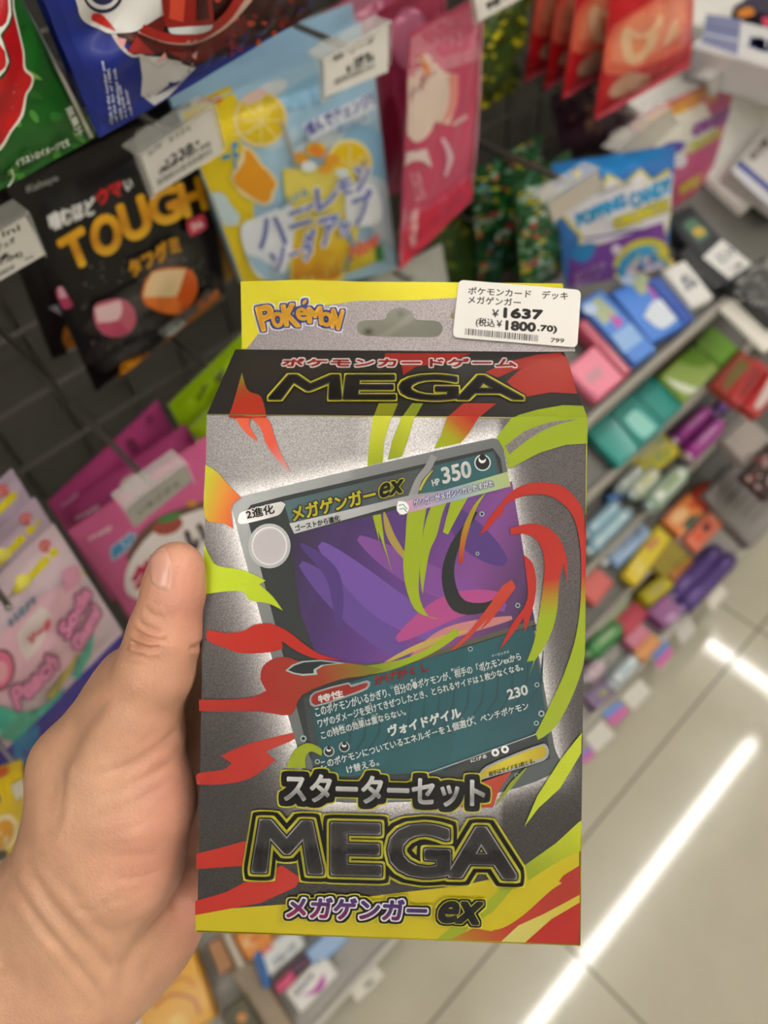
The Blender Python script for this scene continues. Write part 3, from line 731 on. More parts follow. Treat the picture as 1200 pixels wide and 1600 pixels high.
def blob(c, r, ax=None):
    ax = I3 if ax is None else ax; d = [gx - c[0], gy - c[1], gz - c[2]]
    q = [(d[0] * ax[i][0] + d[1] * ax[i][1] + d[2] * ax[i][2]) / r[i] for i in range(3)]
    k = np.sqrt(q[0]**2 + q[1]**2 + q[2]**2)
    return (k - 1) * min(r)
def smin(a, b, k):
    h = np.clip(0.5 + 0.5 * (b - a) / k, 0, 1); return b + (a - b) * h - k * h * (1 - h)
HAND = {  # joints: photo pixel and depth (mm), radius (mm)
    'thumb': [((276, 890, 231), 8.9), ((271, 925, 232), 9.2), ((258, 990, 234), 11.0), ((243, 1045, 236), 12.0), ((214, 1110, 240), 13.5), ((150, 1270, 248), 19.0), ((118, 1400, 256), 22.0)],
    'thenar': [((228, 1165, 244), 12.5), ((214, 1250, 246), 18.5), ((190, 1340, 250), 20.0), ((150, 1440, 258), 20.0)],
    'index': [((255, 1040, 290), 11), ((430, 985, 286), 9.3), ((560, 965, 281), 8.6), ((650, 960, 276), 7.8)],
    'middle': [((268, 1150, 292), 11), ((470, 1105, 288), 9.5), ((610, 1095, 281), 8.8), ((700, 1092, 275), 8.0)],
    'ring': [((278, 1250, 290), 10.5), ((460, 1215, 287), 9.0), ((590, 1210, 281), 8.4), ((675, 1210, 276), 7.6)],
    'little': [((290, 1345, 286), 9.5), ((430, 1325, 284), 8.0), ((520, 1322, 279), 7.4), ((585, 1322, 275), 6.8)],
    'palm1': [((255, 1040, 290), 11), ((150, 1430, 272), 15)],
    'palm2': [((268, 1150, 292), 11), ((165, 1450, 272), 15)],
    'palm3': [((278, 1250, 290), 11), ((180, 1470, 270), 15)],
    'palm4': [((290, 1345, 285), 11), ((195, 1490, 266), 16)],
    'heel': [((285, 1400, 274), 13.5), ((235, 1455, 270), 16.5), ((160, 1520, 266), 19)],
    'back': [((205, 1060, 248), 11), ((195, 1090, 250), 12.2), ((122, 1200, 254), 15.5), ((108, 1290, 256), 15)],
    'forearm': [((90, 1370, 258), 17.5), ((-30, 1500, 264), 20)],
    'wrist': [((120, 1490, 262), 23), ((60, 1565, 266), 24.5), ((-60, 1690, 272), 25.5)],
}
def chain(name, k=3.0):
    s = HAND[name]; f = None
    for (p, ra), (q, rb) in zip(s[:-1], s[1:]):
        d = cone(cm(*p), cm(*q), ra, rb); f = d if f is None else smin(f, d, k)
    return f
palm = chain('palm1')
for n_ in ('palm2', 'palm3', 'palm4'): palm = smin(palm, chain(n_), 8)
palm = smin(palm, chain('heel', 5), 9)
palm = smin(palm, chain('wrist', 8), 16)
palm = smin(palm, chain('forearm', 6), 14)
palm = smin(palm, chain('back', 5), 8)
palm = smin(palm, chain('thenar', 6), 9)
palm = smin(palm, chain('thumb', 4), 7)
# web between thumb and index finger
palm = smin(palm, cone(cm(235, 1130, 252), cm(258, 1075, 280), 8, 9), 9)
palm = smin(palm, cone(cm(272, 1045, 289), cm(292, 1330, 285), 10, 9), 6); palm = smin(palm, cone(cm(300, 1050, 288), cm(312, 1320, 285), 8, 8), 6)
fing = None
for n_ in ('index', 'middle', 'ring', 'little'):
    d = chain(n_, 2.0); fing = d if fing is None else smin(fing, d, 1.2)
F = smin(palm, fing, 5)
# the wrist is cut where the frame ends; keep it closed
def surface_nets(F):
    s = F < 0; n = F.shape
    cnt = np.zeros((n[0] - 1, n[1] - 1, n[2] - 1), np.int8); acc = np.zeros(cnt.shape + (3,), np.float32); num = np.zeros(cnt.shape, np.float32)
    def sl(o): return tuple(slice(o[i], n[i] - 1 + o[i]) for i in range(3))
    for o in np.ndindex(2, 2, 2): cnt += s[sl(o)]
    act = (cnt > 0) & (cnt < 8)
    for a in range(3):
        for o in np.ndindex(2, 2, 2):
            if o[a]: continue
            o2 = list(o); o2[a] = 1
            f0, f1 = F[sl(o)], F[sl(tuple(o2))]; cr = (f0 < 0) != (f1 < 0)
            t = np.where(cr, f0 / np.where(cr, f0 - f1, 1), 0)
            for b in range(3): acc[..., b] += np.where(cr, t if b == a else o[b], 0)
            num += cr
    idx = -np.ones(cnt.shape, np.int64); ii = np.argwhere(act); idx[act] = np.arange(len(ii))
    V = ii + acc[act] / num[act][:, None]; Q = []
    for a in range(3):
        b, c = (a + 1) % 3, (a + 2) % 3
        x0 = [slice(0, n[i] - 1) for i in range(3)]; x1 = list(x0); x1[a] = slice(1, n[a])
        e = np.argwhere((s[tuple(x0)] != s[tuple(x1)])[tuple(slice(0, n[i] - 1) for i in range(3))])
        e = e[(e[:, b] > 0) & (e[:, c] > 0)]
        db = np.eye(3, dtype=int)[b]; dc = np.eye(3, dtype=int)[c]
        q = np.stack([idx[tuple((e - db - dc).T)], idx[tuple((e - dc).T)], idx[tuple(e.T)], idx[tuple((e - db).T)]], 1)
        fl = ~s[tuple(e.T)]; q[fl] = q[fl][:, ::-1]; Q.append(q)
    return V, np.vstack(Q)
F[0] = F[-1] = 5; F[:, 0] = F[:, -1] = 5; F[:, :, 0] = F[:, :, -1] = 5
HV, HQ = surface_nets(F)
HV = HV * VX + lo
E_ = np.vstack([HQ[:, [i, (i + 1) % 4]] for i in range(4)])
def smooth(V, it):
    for _ in range(it):
        S_ = np.zeros_like(V); N_ = np.zeros(len(V))
        np.add.at(S_, E_[:, 0], V[E_[:, 1]]); np.add.at(S_, E_[:, 1], V[E_[:, 0]]); np.add.at(N_, E_[:, 0], 1); np.add.at(N_, E_[:, 1], 1)
        V = V * 0.4 + 0.6 * S_ / np.maximum(N_, 1)[:, None]
    return V
HV = smooth(HV, 5)
def normals(V):
    n = np.cross(V[HQ[:, 2]] - V[HQ[:, 0]], V[HQ[:, 3]] - V[HQ[:, 1]]); N_ = np.zeros_like(V)
    for i in range(4): np.add.at(N_, HQ[:, i], n)
    return N_ / (np.linalg.norm(N_, axis=1)[:, None] + 1e-12)
HN = normals(HV)
if (HN * (HV - HV.mean(0))).sum() < 0: HQ = HQ[:, ::-1]; HN = -HN
# skin folds: valleys pressed into the surface along lines
hp = np.stack([HV[:, 0] / HV[:, 2] * FPX + 600, HV[:, 1] / HV[:, 2] * FPX + 800], 1)
facing = (HN * HV).sum(1) < 0
FOLDS = [  # polyline (photo pixels), depth mm, half width px
    ([(208, 985), (222, 994), (240, 1000), (262, 1002)], .75, 4), ([(203, 1003), (216, 1009), (234, 1013), (255, 1010)], .8, 4), ([(214, 968), (226, 978), (242, 986), (255, 988)], .45, 3.5),
    ([(197, 1017), (210, 1022), (228, 1024)], .4, 3.5), ([(226, 950), (240, 962), (256, 966)], .3, 4), ([(318, 1002), (306, 1012), (296, 1012)], .5, 4),
    ([(286, 1130), (268, 1150), (240, 1172), (210, 1190), (170, 1205), (130, 1216)], .55, 6), ([(280, 1185), (240, 1210), (190, 1235), (140, 1250)], .4, 6),
    ([(262, 1225), (220, 1250), (170, 1272), (140, 1290)], .4, 6), ([(250, 1270), (210, 1292), (160, 1308)], .3, 6), ([(245, 1330), (205, 1338), (165, 1340)], .3, 6), ([(275, 1160), (225, 1190), (180, 1212)], .3, 5),
    ([(170, 1085), (140, 1120), (118, 1160), (106, 1200)], 1.1, 11), ([(120, 1130), (95, 1180), (80, 1250), (70, 1330)], .7, 10), ([(100, 1180), (96, 1240), (86, 1300)], .5, 7),
    ([(35, 1340), (70, 1400), (120, 1460), (160, 1500), (190, 1530)], 1.0, 8), ([(20, 1380), (60, 1440), (110, 1500), (150, 1548), (165, 1570)], .8, 7), ([(190, 1400), (150, 1420), (100, 1425)], .4, 6),
    ([(262, 1420), (232, 1458), (200, 1500), (190, 1560)], .9, 10), ([(296, 1330), (280, 1375), (262, 1420)], .8, 9), ([(285, 1120), (297, 1150), (300, 1190)], .6, 6),
    ([(250, 1360), (215, 1372), (180, 1372)], .3, 5), ([(100, 1380), (140, 1430), (180, 1470)], .4, 8), ([(230, 1440), (190, 1452), (150, 1452)], .35, 6)]
disp = np.zeros(len(HV))
for pl, dep, wd_ in FOLDS:
    pl = spline(pl, 5, False); sel = np.where(facing & (hp[:, 0] > pl[:, 0].min() - 40) & (hp[:, 0] < pl[:, 0].max() + 40) & (hp[:, 1] > pl[:, 1].min() - 40) & (hp[:, 1] < pl[:, 1].max() + 40))[0]
    d = np.full(len(sel), 1e9); tt = np.zeros(len(sel))
    for i in range(len(pl) - 1):
        a, b = pl[i], pl[i + 1]; ab = b - a; l2 = ab @ ab + 1e-9
        t = np.clip(((hp[sel] - a) @ ab) / l2, 0, 1); dd = np.linalg.norm(hp[sel] - a - t[:, None] * ab, axis=1)
        u = dd < d; d[u] = dd[u]; tt[u] = (i + t[u]) / (len(pl) - 1)
    fade = np.clip(np.minimum(tt, 1 - tt) * 6, 0, 1)
    disp[sel] += fade * dep * (1.7 if pl[:, 1].max() < 1030 else .75) * (-np.exp(-(d / wd_)**2) + 0.35 * np.exp(-((d - 2.2 * wd_) / wd_)**2))
HV = HV + HN * disp[:, None]
# skin tone: warmer and redder on finger pads and palm, yellower on the wrist
def tone():
    c = np.tile(np.array(lin('#c7977c')), (len(HV), 1)); pink = np.array(lin('#cb8a78')); yel = np.array(lin('#c59a7e'))
    P = np.stack([hp[:, 0], hp[:, 1]], 1)
    def bl(c0, r, col, a):
        w = a * np.exp(-(((P - c0) / r)**2).sum(1))[:, None]; return c * (1 - w) + col * w
    for c0, r, col, a in (((290, 930), (60, 90), pink, .8), ((270, 1240), (60, 110), pink, .75), ((300, 1420), (60, 90), pink, .8), ((70, 1500), (140, 120), yel, .7), ((110, 1230), (60, 140), yel, .7), ((225, 1005), (30, 25), np.array(lin('#b57a62')), .5), ((220, 1350), (70, 60), pink, .5)):
        c = bl(np.array(c0), np.array(r), col, a)
    return c
hand_loc = cw(cm(60, 1565, 266))
hand_t = thing('person', hand_loc, 'bare left hand with its thumb pressed against the edge of the card box', 'person')
m = MB(); m.add(cw(HV), [tuple(q) for q in HQ], tone(), 'skin', True)
hand_o = m.build('hand', hand_t)
# thumb nail: a thin curved plate lying on the back of the thumb tip
me = hand_o.data; tree = bvhtree.BVHTree.FromPolygons([tuple(p) for p in HV], [tuple(int(i) for i in q) for q in HQ])
def on_hand(px, lift):
    d = Vector(((px[0] - 600) / FPX, (px[1] - 800) / FPX, 1)).normalized(); h = tree.ray_cast(Vector((0, 0, 0)), d)
    return None if h[0] is None else np.array(h[0]) + np.array(h[1]) * lift * (1 if h[1].dot(d) < 0 else -1)
m = MB(); NA, NB = 12, 16; VV = []; CC = []
for j in range(NB + 1):
    v = j / NB
    lft = np.array((231.5 + 3 * v - 1.5 * math.sin(v * 3.14), 866 + 44 * v)); rgt = np.array((257 + 13 * v + 7 * math.sin(v * 3.14), 853 + 72 * v))
    for i in range(NA + 1):
        u = i / NA; bow = 9 * (1 - (2 * u - 1)**2) * (v - .25)
        p = lft * (1 - u) + rgt * u + (0, bow)
        e = min(u, 1 - u, v, 1 - v) * 8; q = on_hand(p, min(.55, -.15 + e * .7))
        k = 0
        while q is None and k < 30: k += 1; q = on_hand(p + (k * .6, .2 * k), -.05)
        VV.append(q); CC.append(mixc('#cf9a8a', '#d8ab98', max(0, (v - .8) * 4)) if v > .12 else lin('#dcb8a4'))
m.add(cw(np.array(VV)), [(j * (NA + 1) + i, j * (NA + 1) + i + 1, (j + 1) * (NA + 1) + i + 1, (j + 1) * (NA + 1) + i) for j in range(NB) for i in range(NA)], np.array(CC), 'nail', True)
m.build('thumb_nail', hand_t)['label'] = 'pale pink thumb nail'

# ------------------------------------------------------------------ hanging bags, hooks and price holders
def vplane(px, Y, yaw=0.0, pitch=0.0):
    """upright plane through the point where pixel px meets depth Y; yaw turns it about the vertical"""
    o = hit([px], (0, Y, 0), EY)[0]
    n = np.array((math.sin(yaw) * math.cos(pitch), -math.cos(yaw) * math.cos(pitch), math.sin(pitch)))
    return o, n
def bag(name, label, cat, quad, Y, thick, base, art=None, group=None, kind='film', yaw=0.0, pitch=0.0, seal=(.09, .07), wr=.0016, seed=0, nu=26, nv=34, mx=11.0, hang=None, back=None):
    quad = np.array(quad, float); c = quad.mean(0); o, n = vplane(c, Y, yaw, pitch)
    S = Pillow(quad, o, n, thick, seal, wr, seed); m = MB()
    S.skin(m, base, kind, nu, nv, back)
    A = Art(m, S, kind, 0.00011, mx, 0.0006)
    if art: art(A)
    return tag(m.build(name, loc=S.bil(np.array([[.5, 1.0]]))[0]), label, cat, group), S

def holder(label, card, Y, lines, group='price holders on the hooks', yaw=0.0, rod=True, clear='#c9c8c2', cardcol='#d8d5cf', plate=True, name='price_holder'):
    """wire hook with a clear plastic plate and printed price card at its tip"""
    card = np.array(card, float); c = card.mean(0); o, n = vplane(c, Y, yaw); F = Flat(o, n)
    P = F.map(card); ctr = P.mean(0)
    t = thing(name, ctr, label, 'price tag', group)
    m = MB(); A = Art(m, F, 'paper', 0.00003, 30.0)
    A.l = 0; A.poly(card, cardcol, up=False); b = F.map(card, -.0006); f = F.map(card, 0)
    m.add(np.vstack([f, b]), [(i, (i + 1) % 4, 4 + (i + 1) % 4, 4 + i) for i in range(4)] + [(7, 6, 5, 4)], cardcol, 'paper'); A.l = 1
    for s, q, b_, col in lines:
        if s == '|':
            q = np.array(q, float); rg = random.Random(len(label)); x = 0.0
            while x < 1:
                w = rg.uniform(.012, .03); p = lambda u, v: (q[0] * (1 - u) + q[1] * u) * (1 - v) + (q[3] * (1 - u) + q[2] * u) * v
                A.poly([p(x, 0), p(min(1, x + w), 0), p(min(1, x + w), 1), p(x, 1)], col, up=False); x += w + rg.uniform(.015, .03)
        else: A.text(s, q, col, bold=b_)
    m.build('price_card', t)
    if plate:
        ux = nrm(P[1] - P[0]); uz = nrm(P[0] - P[3]); w = np.linalg.norm(P[1] - P[0]); h = np.linalg.norm(P[0] - P[3])
        m = MB()
        for sx in (-1, 1): m.box(ctr + ux * sx * w * .53, (ux, uz, F.n), (.0012, h * 1.12, .0035), '#e8e8e4', 'clear', .0003)
        m.box(ctr - F.n * .0030, (ux, uz, F.n), (w * 1.10, h * 1.16, .0012), clear, 'clear', .0003)
        m.box(ctr + uz * h * .58 - F.n * .008, (ux, uz, F.n), (w * 1.08, .0016, .020), '#e4e4e0', 'clear', .0003)
        m.box(ctr - ux * w * .20 + uz * h * .30 - F.n * .016, (ux, uz, F.n), (w * .28, h * .5, .022), '#d0cfc8', 'clear', .003)
        m.build('clear_plate', t)
    if not rod: return t
    m = MB(); top = ctr + EZ * np.linalg.norm(P[0] - P[3]) * .35 + EY * .02
    m.tube([top - EY * .014, top + EY * .004, np.array((top[0], BACK_Y - .005, top[2] + .012))], .0024, '#8d8a84', 'metal', 10)
    m.build('hook', t)
    return t
rq = lambda q, dx, dy: [(x + dx, y + dy) for x, y in q]

# --- green fizzy-candy bag, top left corner
def art_green(A):
    rg = random.Random(3)
    for k in range(46):
        x, y = rg.uniform(-20, 150), rg.uniform(20, 330); a = rg.uniform(.2, 1.2)
        A.disc((x, y), rg.uniform(5, 20), rg.choice(['#2a7a28', '#1c5c1e', '#4a9a34', '#86b65a', '#2f8a30', '#5aa544']), ry=rg.uniform(3, 9), a=a, n=12, up=False)
        A.l += .12
    A.l += 1
    A.poly([(-80, -60), (8, -60), (20, 10), (28, 45), (36, 80), (38, 105), (50, 118), (48, 135), (40, 148), (34, 180), (16, 205), (6, 224), (-4, 235), (-100, 280)], '#e9ecdf', sp=3)
    A.poly([(-80, -60), (5, -60), (17, 10), (25, 45), (33, 80), (35, 107), (47, 119), (45, 133), (37, 146), (30, 178), (13, 203), (3, 220), (-8, 231), (-100, 276)], '#c4161c', sp=3)
    A.poly([(-60, -40), (14, -40), (18, 25), (8, 46), (2, 54), (4, 62), (14, 92), (12, 102), (0, 122), (-60, 140)], '#1d3b1c', sp=2)
    A.poly([(-60, -40), (10, -40), (15, 22), (5, 44), (-2, 53), (2, 64), (11, 93), (9, 100), (-3, 118), (-60, 136)], '#eceee4', sp=2)
    A.poly([(-60, -40), (0, -40), (10, 5), (9, 24), (0, 40), (-60, 44)], '#b8141b', sp=2); A.poly([(-60, 60), (-3, 68), (6, 92), (0, 108), (-60, 125)], '#c4161c', sp=2)
    A.poly([(28, -20), (150, 213), (162, 208), (42, -20)], '#b9b5ac', 'metal'); A.poly([(28, -10), (137, 214), (143, 212), (33, -12)], '#d7d4cb', 'metal')
    A.text('無果汁', [(109, 161), (128, 207), (118, 214), (98, 168)], '#eef3ea', bold=.5)
    A.text('イラストはイメージです', [(19, 248), (103, 214), (107, 224), (22, 260)], '#eef3ea', bold=.5)
    A.line([(14, 262), (18, 275), (10, 290)], [3, 2, 4], '#e9efe2')
bag('candy_bag', 'glossy green bag with a big red blob and white lettering, at the upper left edge', 'candy bag', [(-290, 90), (-8, -76), (150, 213), (-150, 381)], .40, .030, '#1f6a22', art_green, seed=2, wr=.002, seal=(.05, .05))
# --- blue cola bags
def art_cola(A, back=False):
    A.poly([(70, -60), (110, 60), (150, 140), (153, 218), (236, 165), (228, 120), (215, 88), (182, 60), (150, 10), (140, -60)], '#1d2f8f')
    A.poly([(216, 86), (300, 92), (304, 106), (262, 150), (240, 164), (219, 148), (221, 120)], '#d5d6d8')
    A.poly([(330, -200), (420, -160), (490, 20), (400, 66), (300, 105), (285, 100), (230, 80), (170, 52), (250, -20)], '#2a0c0a')
    rg = random.Random(8)
    for k in range(34):
        A.disc((rg.uniform(300, 470), rg.uniform(-20, 90)), rg.uniform(4, 16), rg.choice(['#7c1512', '#a32218', '#3a0d0b', '#5b100e', '#b8442a', '#1c0908']), ry=rg.uniform(3, 8), a=rg.uniform(0, 3), n=12, up=False); A.l += .1
    A.poly([(175, 52), (195, 55), (205, 65), (245, 82), (262, 78), (300, 98), (330, 84), (380, 50), (380, 20), (330, 55), (270, 60), (220, 40)], '#5a0f10', sp=3)
    A.poly([(173, 51), (180, 48), (190, 70), (205, 84), (222, 84), (243, 102), (262, 92), (280, 95), (278, 99), (262, 97), (244, 106), (220, 88), (203, 88), (186, 74)], '#c9c6c4', sp=3)
    for p in ([(179, 58), (195, 60), (190, 76)], [(240, 96), (255, 80), (258, 90)], [(296, 86), (305, 78), (303, 92)]): A.poly(p, '#e8a5a6')
    A.poly([(195, 80), (210, 55), (240, 84)], '#a32624'); A.poly([(258, 78), (300, 80), (280, 92)], '#8c1d1c')
    A.poly([(116, -80), (118, 10), (128, 32), (155, 45), (172, 52), (215, 45), (255, 20), (300, -40), (300, -120)], '#e4e3e2', sp=3)
    A.disc((157, -14), 33, '#e4e3e2'); A.disc((157, -14), 32, '#1b1b3a', ry=33); A.disc((156, -15), 28, '#e8e8ea'); A.disc((156, -16), 22, '#1c1f5c'); A.disc((156, -18), 12, '#e4e3e2')
    A.poly([(140, 19), (153, 20), (168, 34), (180, 48), (165, 42), (148, 34), (138, 28)], '#c8231c', sp=3)
    A.poly([(210, 45), (255, 18), (250, 48), (225, 58)], '#6b120f'); A.line([(210, 47), (255, 62), (300, 62), (345, 38), (385, -5)], [3, 6, 6, 9, 10], '#c9a89a', sp=5); A.line([(216, 42), (255, 56), (300, 55), (345, 28), (375, -15)], 14, '#a11a14', sp=5)
    A.poly([(252, -40), (250, 30), (256, 40), (324, 36), (328, 28), (320, -50)], '#8e1712', sp=2); A.poly([(262, -30), (258, 26), (280, 32), (285, -30)], '#d0492e'); A.poly([(300, -30), (300, 30), (320, 26), (314, -40)], '#3a0a0a')
    A.poly([(256, 41), (326, 36), (322, 44), (300, 50), (262, 50)], '#c9cfd0', sp=3)
    if not back:
        for i, s in enumerate(('Cola is the number one', 'of the fun of 1980,', 'with delicious cola', 'is a candy with', 'cola flavour')):
            x = 166 + 7.3 * i; y = 190 - 3.6 * i; l = (98, 84, 80, 50, 40)[i]
            A.text(s, [(x, y), (x - 22 + 7 + i * 1.5, y - l), (x - 22 + 12.5 + i * 1.5, y - l + 1), (x + 5.5, y + 1)], '#d8def2', bold=.3)
colaq = [(30, -90), (400, -300), (487, 22), (155, 216)]
cola_o, _ = bag('cola_candy_bag', 'crumpled royal blue bag printed with a glass of cola, front one of its hook', 'candy bag', colaq, .375, .036, '#1a2c88', art_cola, 'cola bags on one hook', seed=5, wr=.003, seal=(.05, .06), nv=44, nu=36)
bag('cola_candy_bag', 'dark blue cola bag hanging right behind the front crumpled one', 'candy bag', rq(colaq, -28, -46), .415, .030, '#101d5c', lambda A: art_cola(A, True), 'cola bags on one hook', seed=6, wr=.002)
# --- black gummy bags with gold lettering
def gold(p0, p1): return grad(p0, p1, '#e0a51a', '#b87a10', '#e8b62a')
def art_tough(A):
    A.text('Kabaya', [(40, 290), (89, 272), (92, 283), (42, 305)], '#8d8c8a', bold=.6)
    A.text('噛むほど', [(72, 334), (147, 305), (150, 334), (79, 362)], '#d6d5d2', bold=1.3); A.text('ウマ', [(148, 299), (188, 277), (193, 303), (152, 323)], '#c01a1e', bold=1.6); A.text('い', [(192, 283), (204, 277), (207, 294), (196, 299)], '#d6d5d2', bold=.8)
    for s, q in (('T', [(86, 378), (128, 352), (150, 408), (108, 428)]), ('O', [(134, 347), (180, 326), (196, 388), (147, 410)]), ('U', [(178, 322), (222, 302), (241, 362), (196, 386)]), ('G', [(222, 304), (270, 284), (288, 340), (240, 362)]), ('H', [(270, 288), (312, 272), (326, 326), (287, 344)])):
        q = np.array(q) + (0, -2); A.text(s, q, '#6a4406', bold=4.4); A.text(s, q, gold(q[0], q[3]), bold=3.5)
    for c, r, ry in (((215, 470), 95, 30), ((210, 520), 90, 26), ((255, 410), 50, 26), ((200, 545), 60, 18)):
        for k in range(4): A.disc(c, r * (1 - k * .2), ('#1f1e1d', '#2b2a28', '#383635', '#454341')[k], ry=ry * (1 - k * .2), a=-.5)
    rg = random.Random(2)
    for k in range(120):
        A.disc((rg.uniform(125, 320), rg.uniform(400, 560)), rg.uniform(.7, 2), '#77736e', n=6, up=False)
    A.l += 1
    A.text('タフグミ', [(190, 408), (272, 362), (281, 390), (203, 432)], '#c28a14', bold=2.0)
    A.poly([(233, 421), (287, 415), (304, 437), (301, 461), (281, 487), (243, 484), (217, 463)], '#d96c23', sp=3)
    A.poly([(234, 422), (286, 417), (276, 448), (270, 460), (219, 461)], '#eccfa0', sp=2); A.poly([(287, 417), (303, 438), (300, 460), (280, 486), (272, 458), (277, 448)], '#cf5a1c', sp=2); A.poly([(219, 463), (271, 461), (279, 485), (243, 483)], '#e27b33', sp=2)
    A.poly([(142, 476), (160, 466), (186, 463), (204, 478), (208, 500), (195, 518), (170, 523), (147, 508)], '#c9677b', sp=3)
    A.poly([(143, 477), (182, 465), (186, 476), (180, 496), (148, 500)], '#ecc9ce', sp=2); A.poly([(148, 503), (182, 498), (195, 516), (170, 522), (148, 508)], '#c2506e', sp=2)
    A.poly([(84, 446), (92, 443), (110, 473), (96, 480), (83, 462)], '#a8385c', sp=2); A.poly([(85, 446), (92, 444), (100, 460), (88, 462)], '#d9a8b8', sp=2)
    A.poly([(286, 343), (312, 330), (318, 352), (292, 366)], '#c23550', sp=2); A.text('ひん', [(292, 346), (310, 338), (313, 350), (295, 358)], '#e8d0d0', bold=.8)
    A.poly([(180, 588), (184, 560), (235, 545), (335, 448), (340, 462), (240, 556)], '#8a5210'); A.poly([(183, 565), (215, 555), (208, 572), (186, 580)], '#d78f1c')
    A.line([(190, 590), (250, 550), (345, 462)], 7, '#a8a29a')
    A.poly([(240, 510), (300, 470), (318, 446), (330, 455), (300, 485), (250, 525)], '#5a5450'); A.poly([(300, 470), (332, 447), (338, 456), (306, 482)], '#b8642a')
    A.poly([(242, 515), (268, 495), (285, 500), (262, 520)], '#9aa1a0', sp=2)
toughq = [(8, 290), (298, 158), (352, 455), (150, 612)]
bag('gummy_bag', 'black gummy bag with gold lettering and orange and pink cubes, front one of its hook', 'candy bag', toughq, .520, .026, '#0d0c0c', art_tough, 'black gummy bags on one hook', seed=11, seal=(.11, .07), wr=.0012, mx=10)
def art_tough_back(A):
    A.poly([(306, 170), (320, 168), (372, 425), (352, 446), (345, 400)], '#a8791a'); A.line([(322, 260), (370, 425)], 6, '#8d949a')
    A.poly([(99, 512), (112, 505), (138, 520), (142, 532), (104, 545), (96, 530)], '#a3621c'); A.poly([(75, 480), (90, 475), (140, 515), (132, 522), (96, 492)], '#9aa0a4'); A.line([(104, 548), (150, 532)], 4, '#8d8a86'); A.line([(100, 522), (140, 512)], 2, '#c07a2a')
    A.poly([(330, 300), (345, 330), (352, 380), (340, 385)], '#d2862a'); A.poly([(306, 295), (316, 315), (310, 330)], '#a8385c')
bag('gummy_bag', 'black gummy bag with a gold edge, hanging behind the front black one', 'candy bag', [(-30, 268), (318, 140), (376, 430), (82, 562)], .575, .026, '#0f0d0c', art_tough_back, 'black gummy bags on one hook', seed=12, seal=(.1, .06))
bag('gummy_bag', 'plain dark gummy bag rearmost behind the black and gold ones', 'candy bag', [(-20, 250), (300, 128), (350, 440), (100, 540)], .63, .024, '#0c0b0b', None, 'black gummy bags on one hook', seed=13)
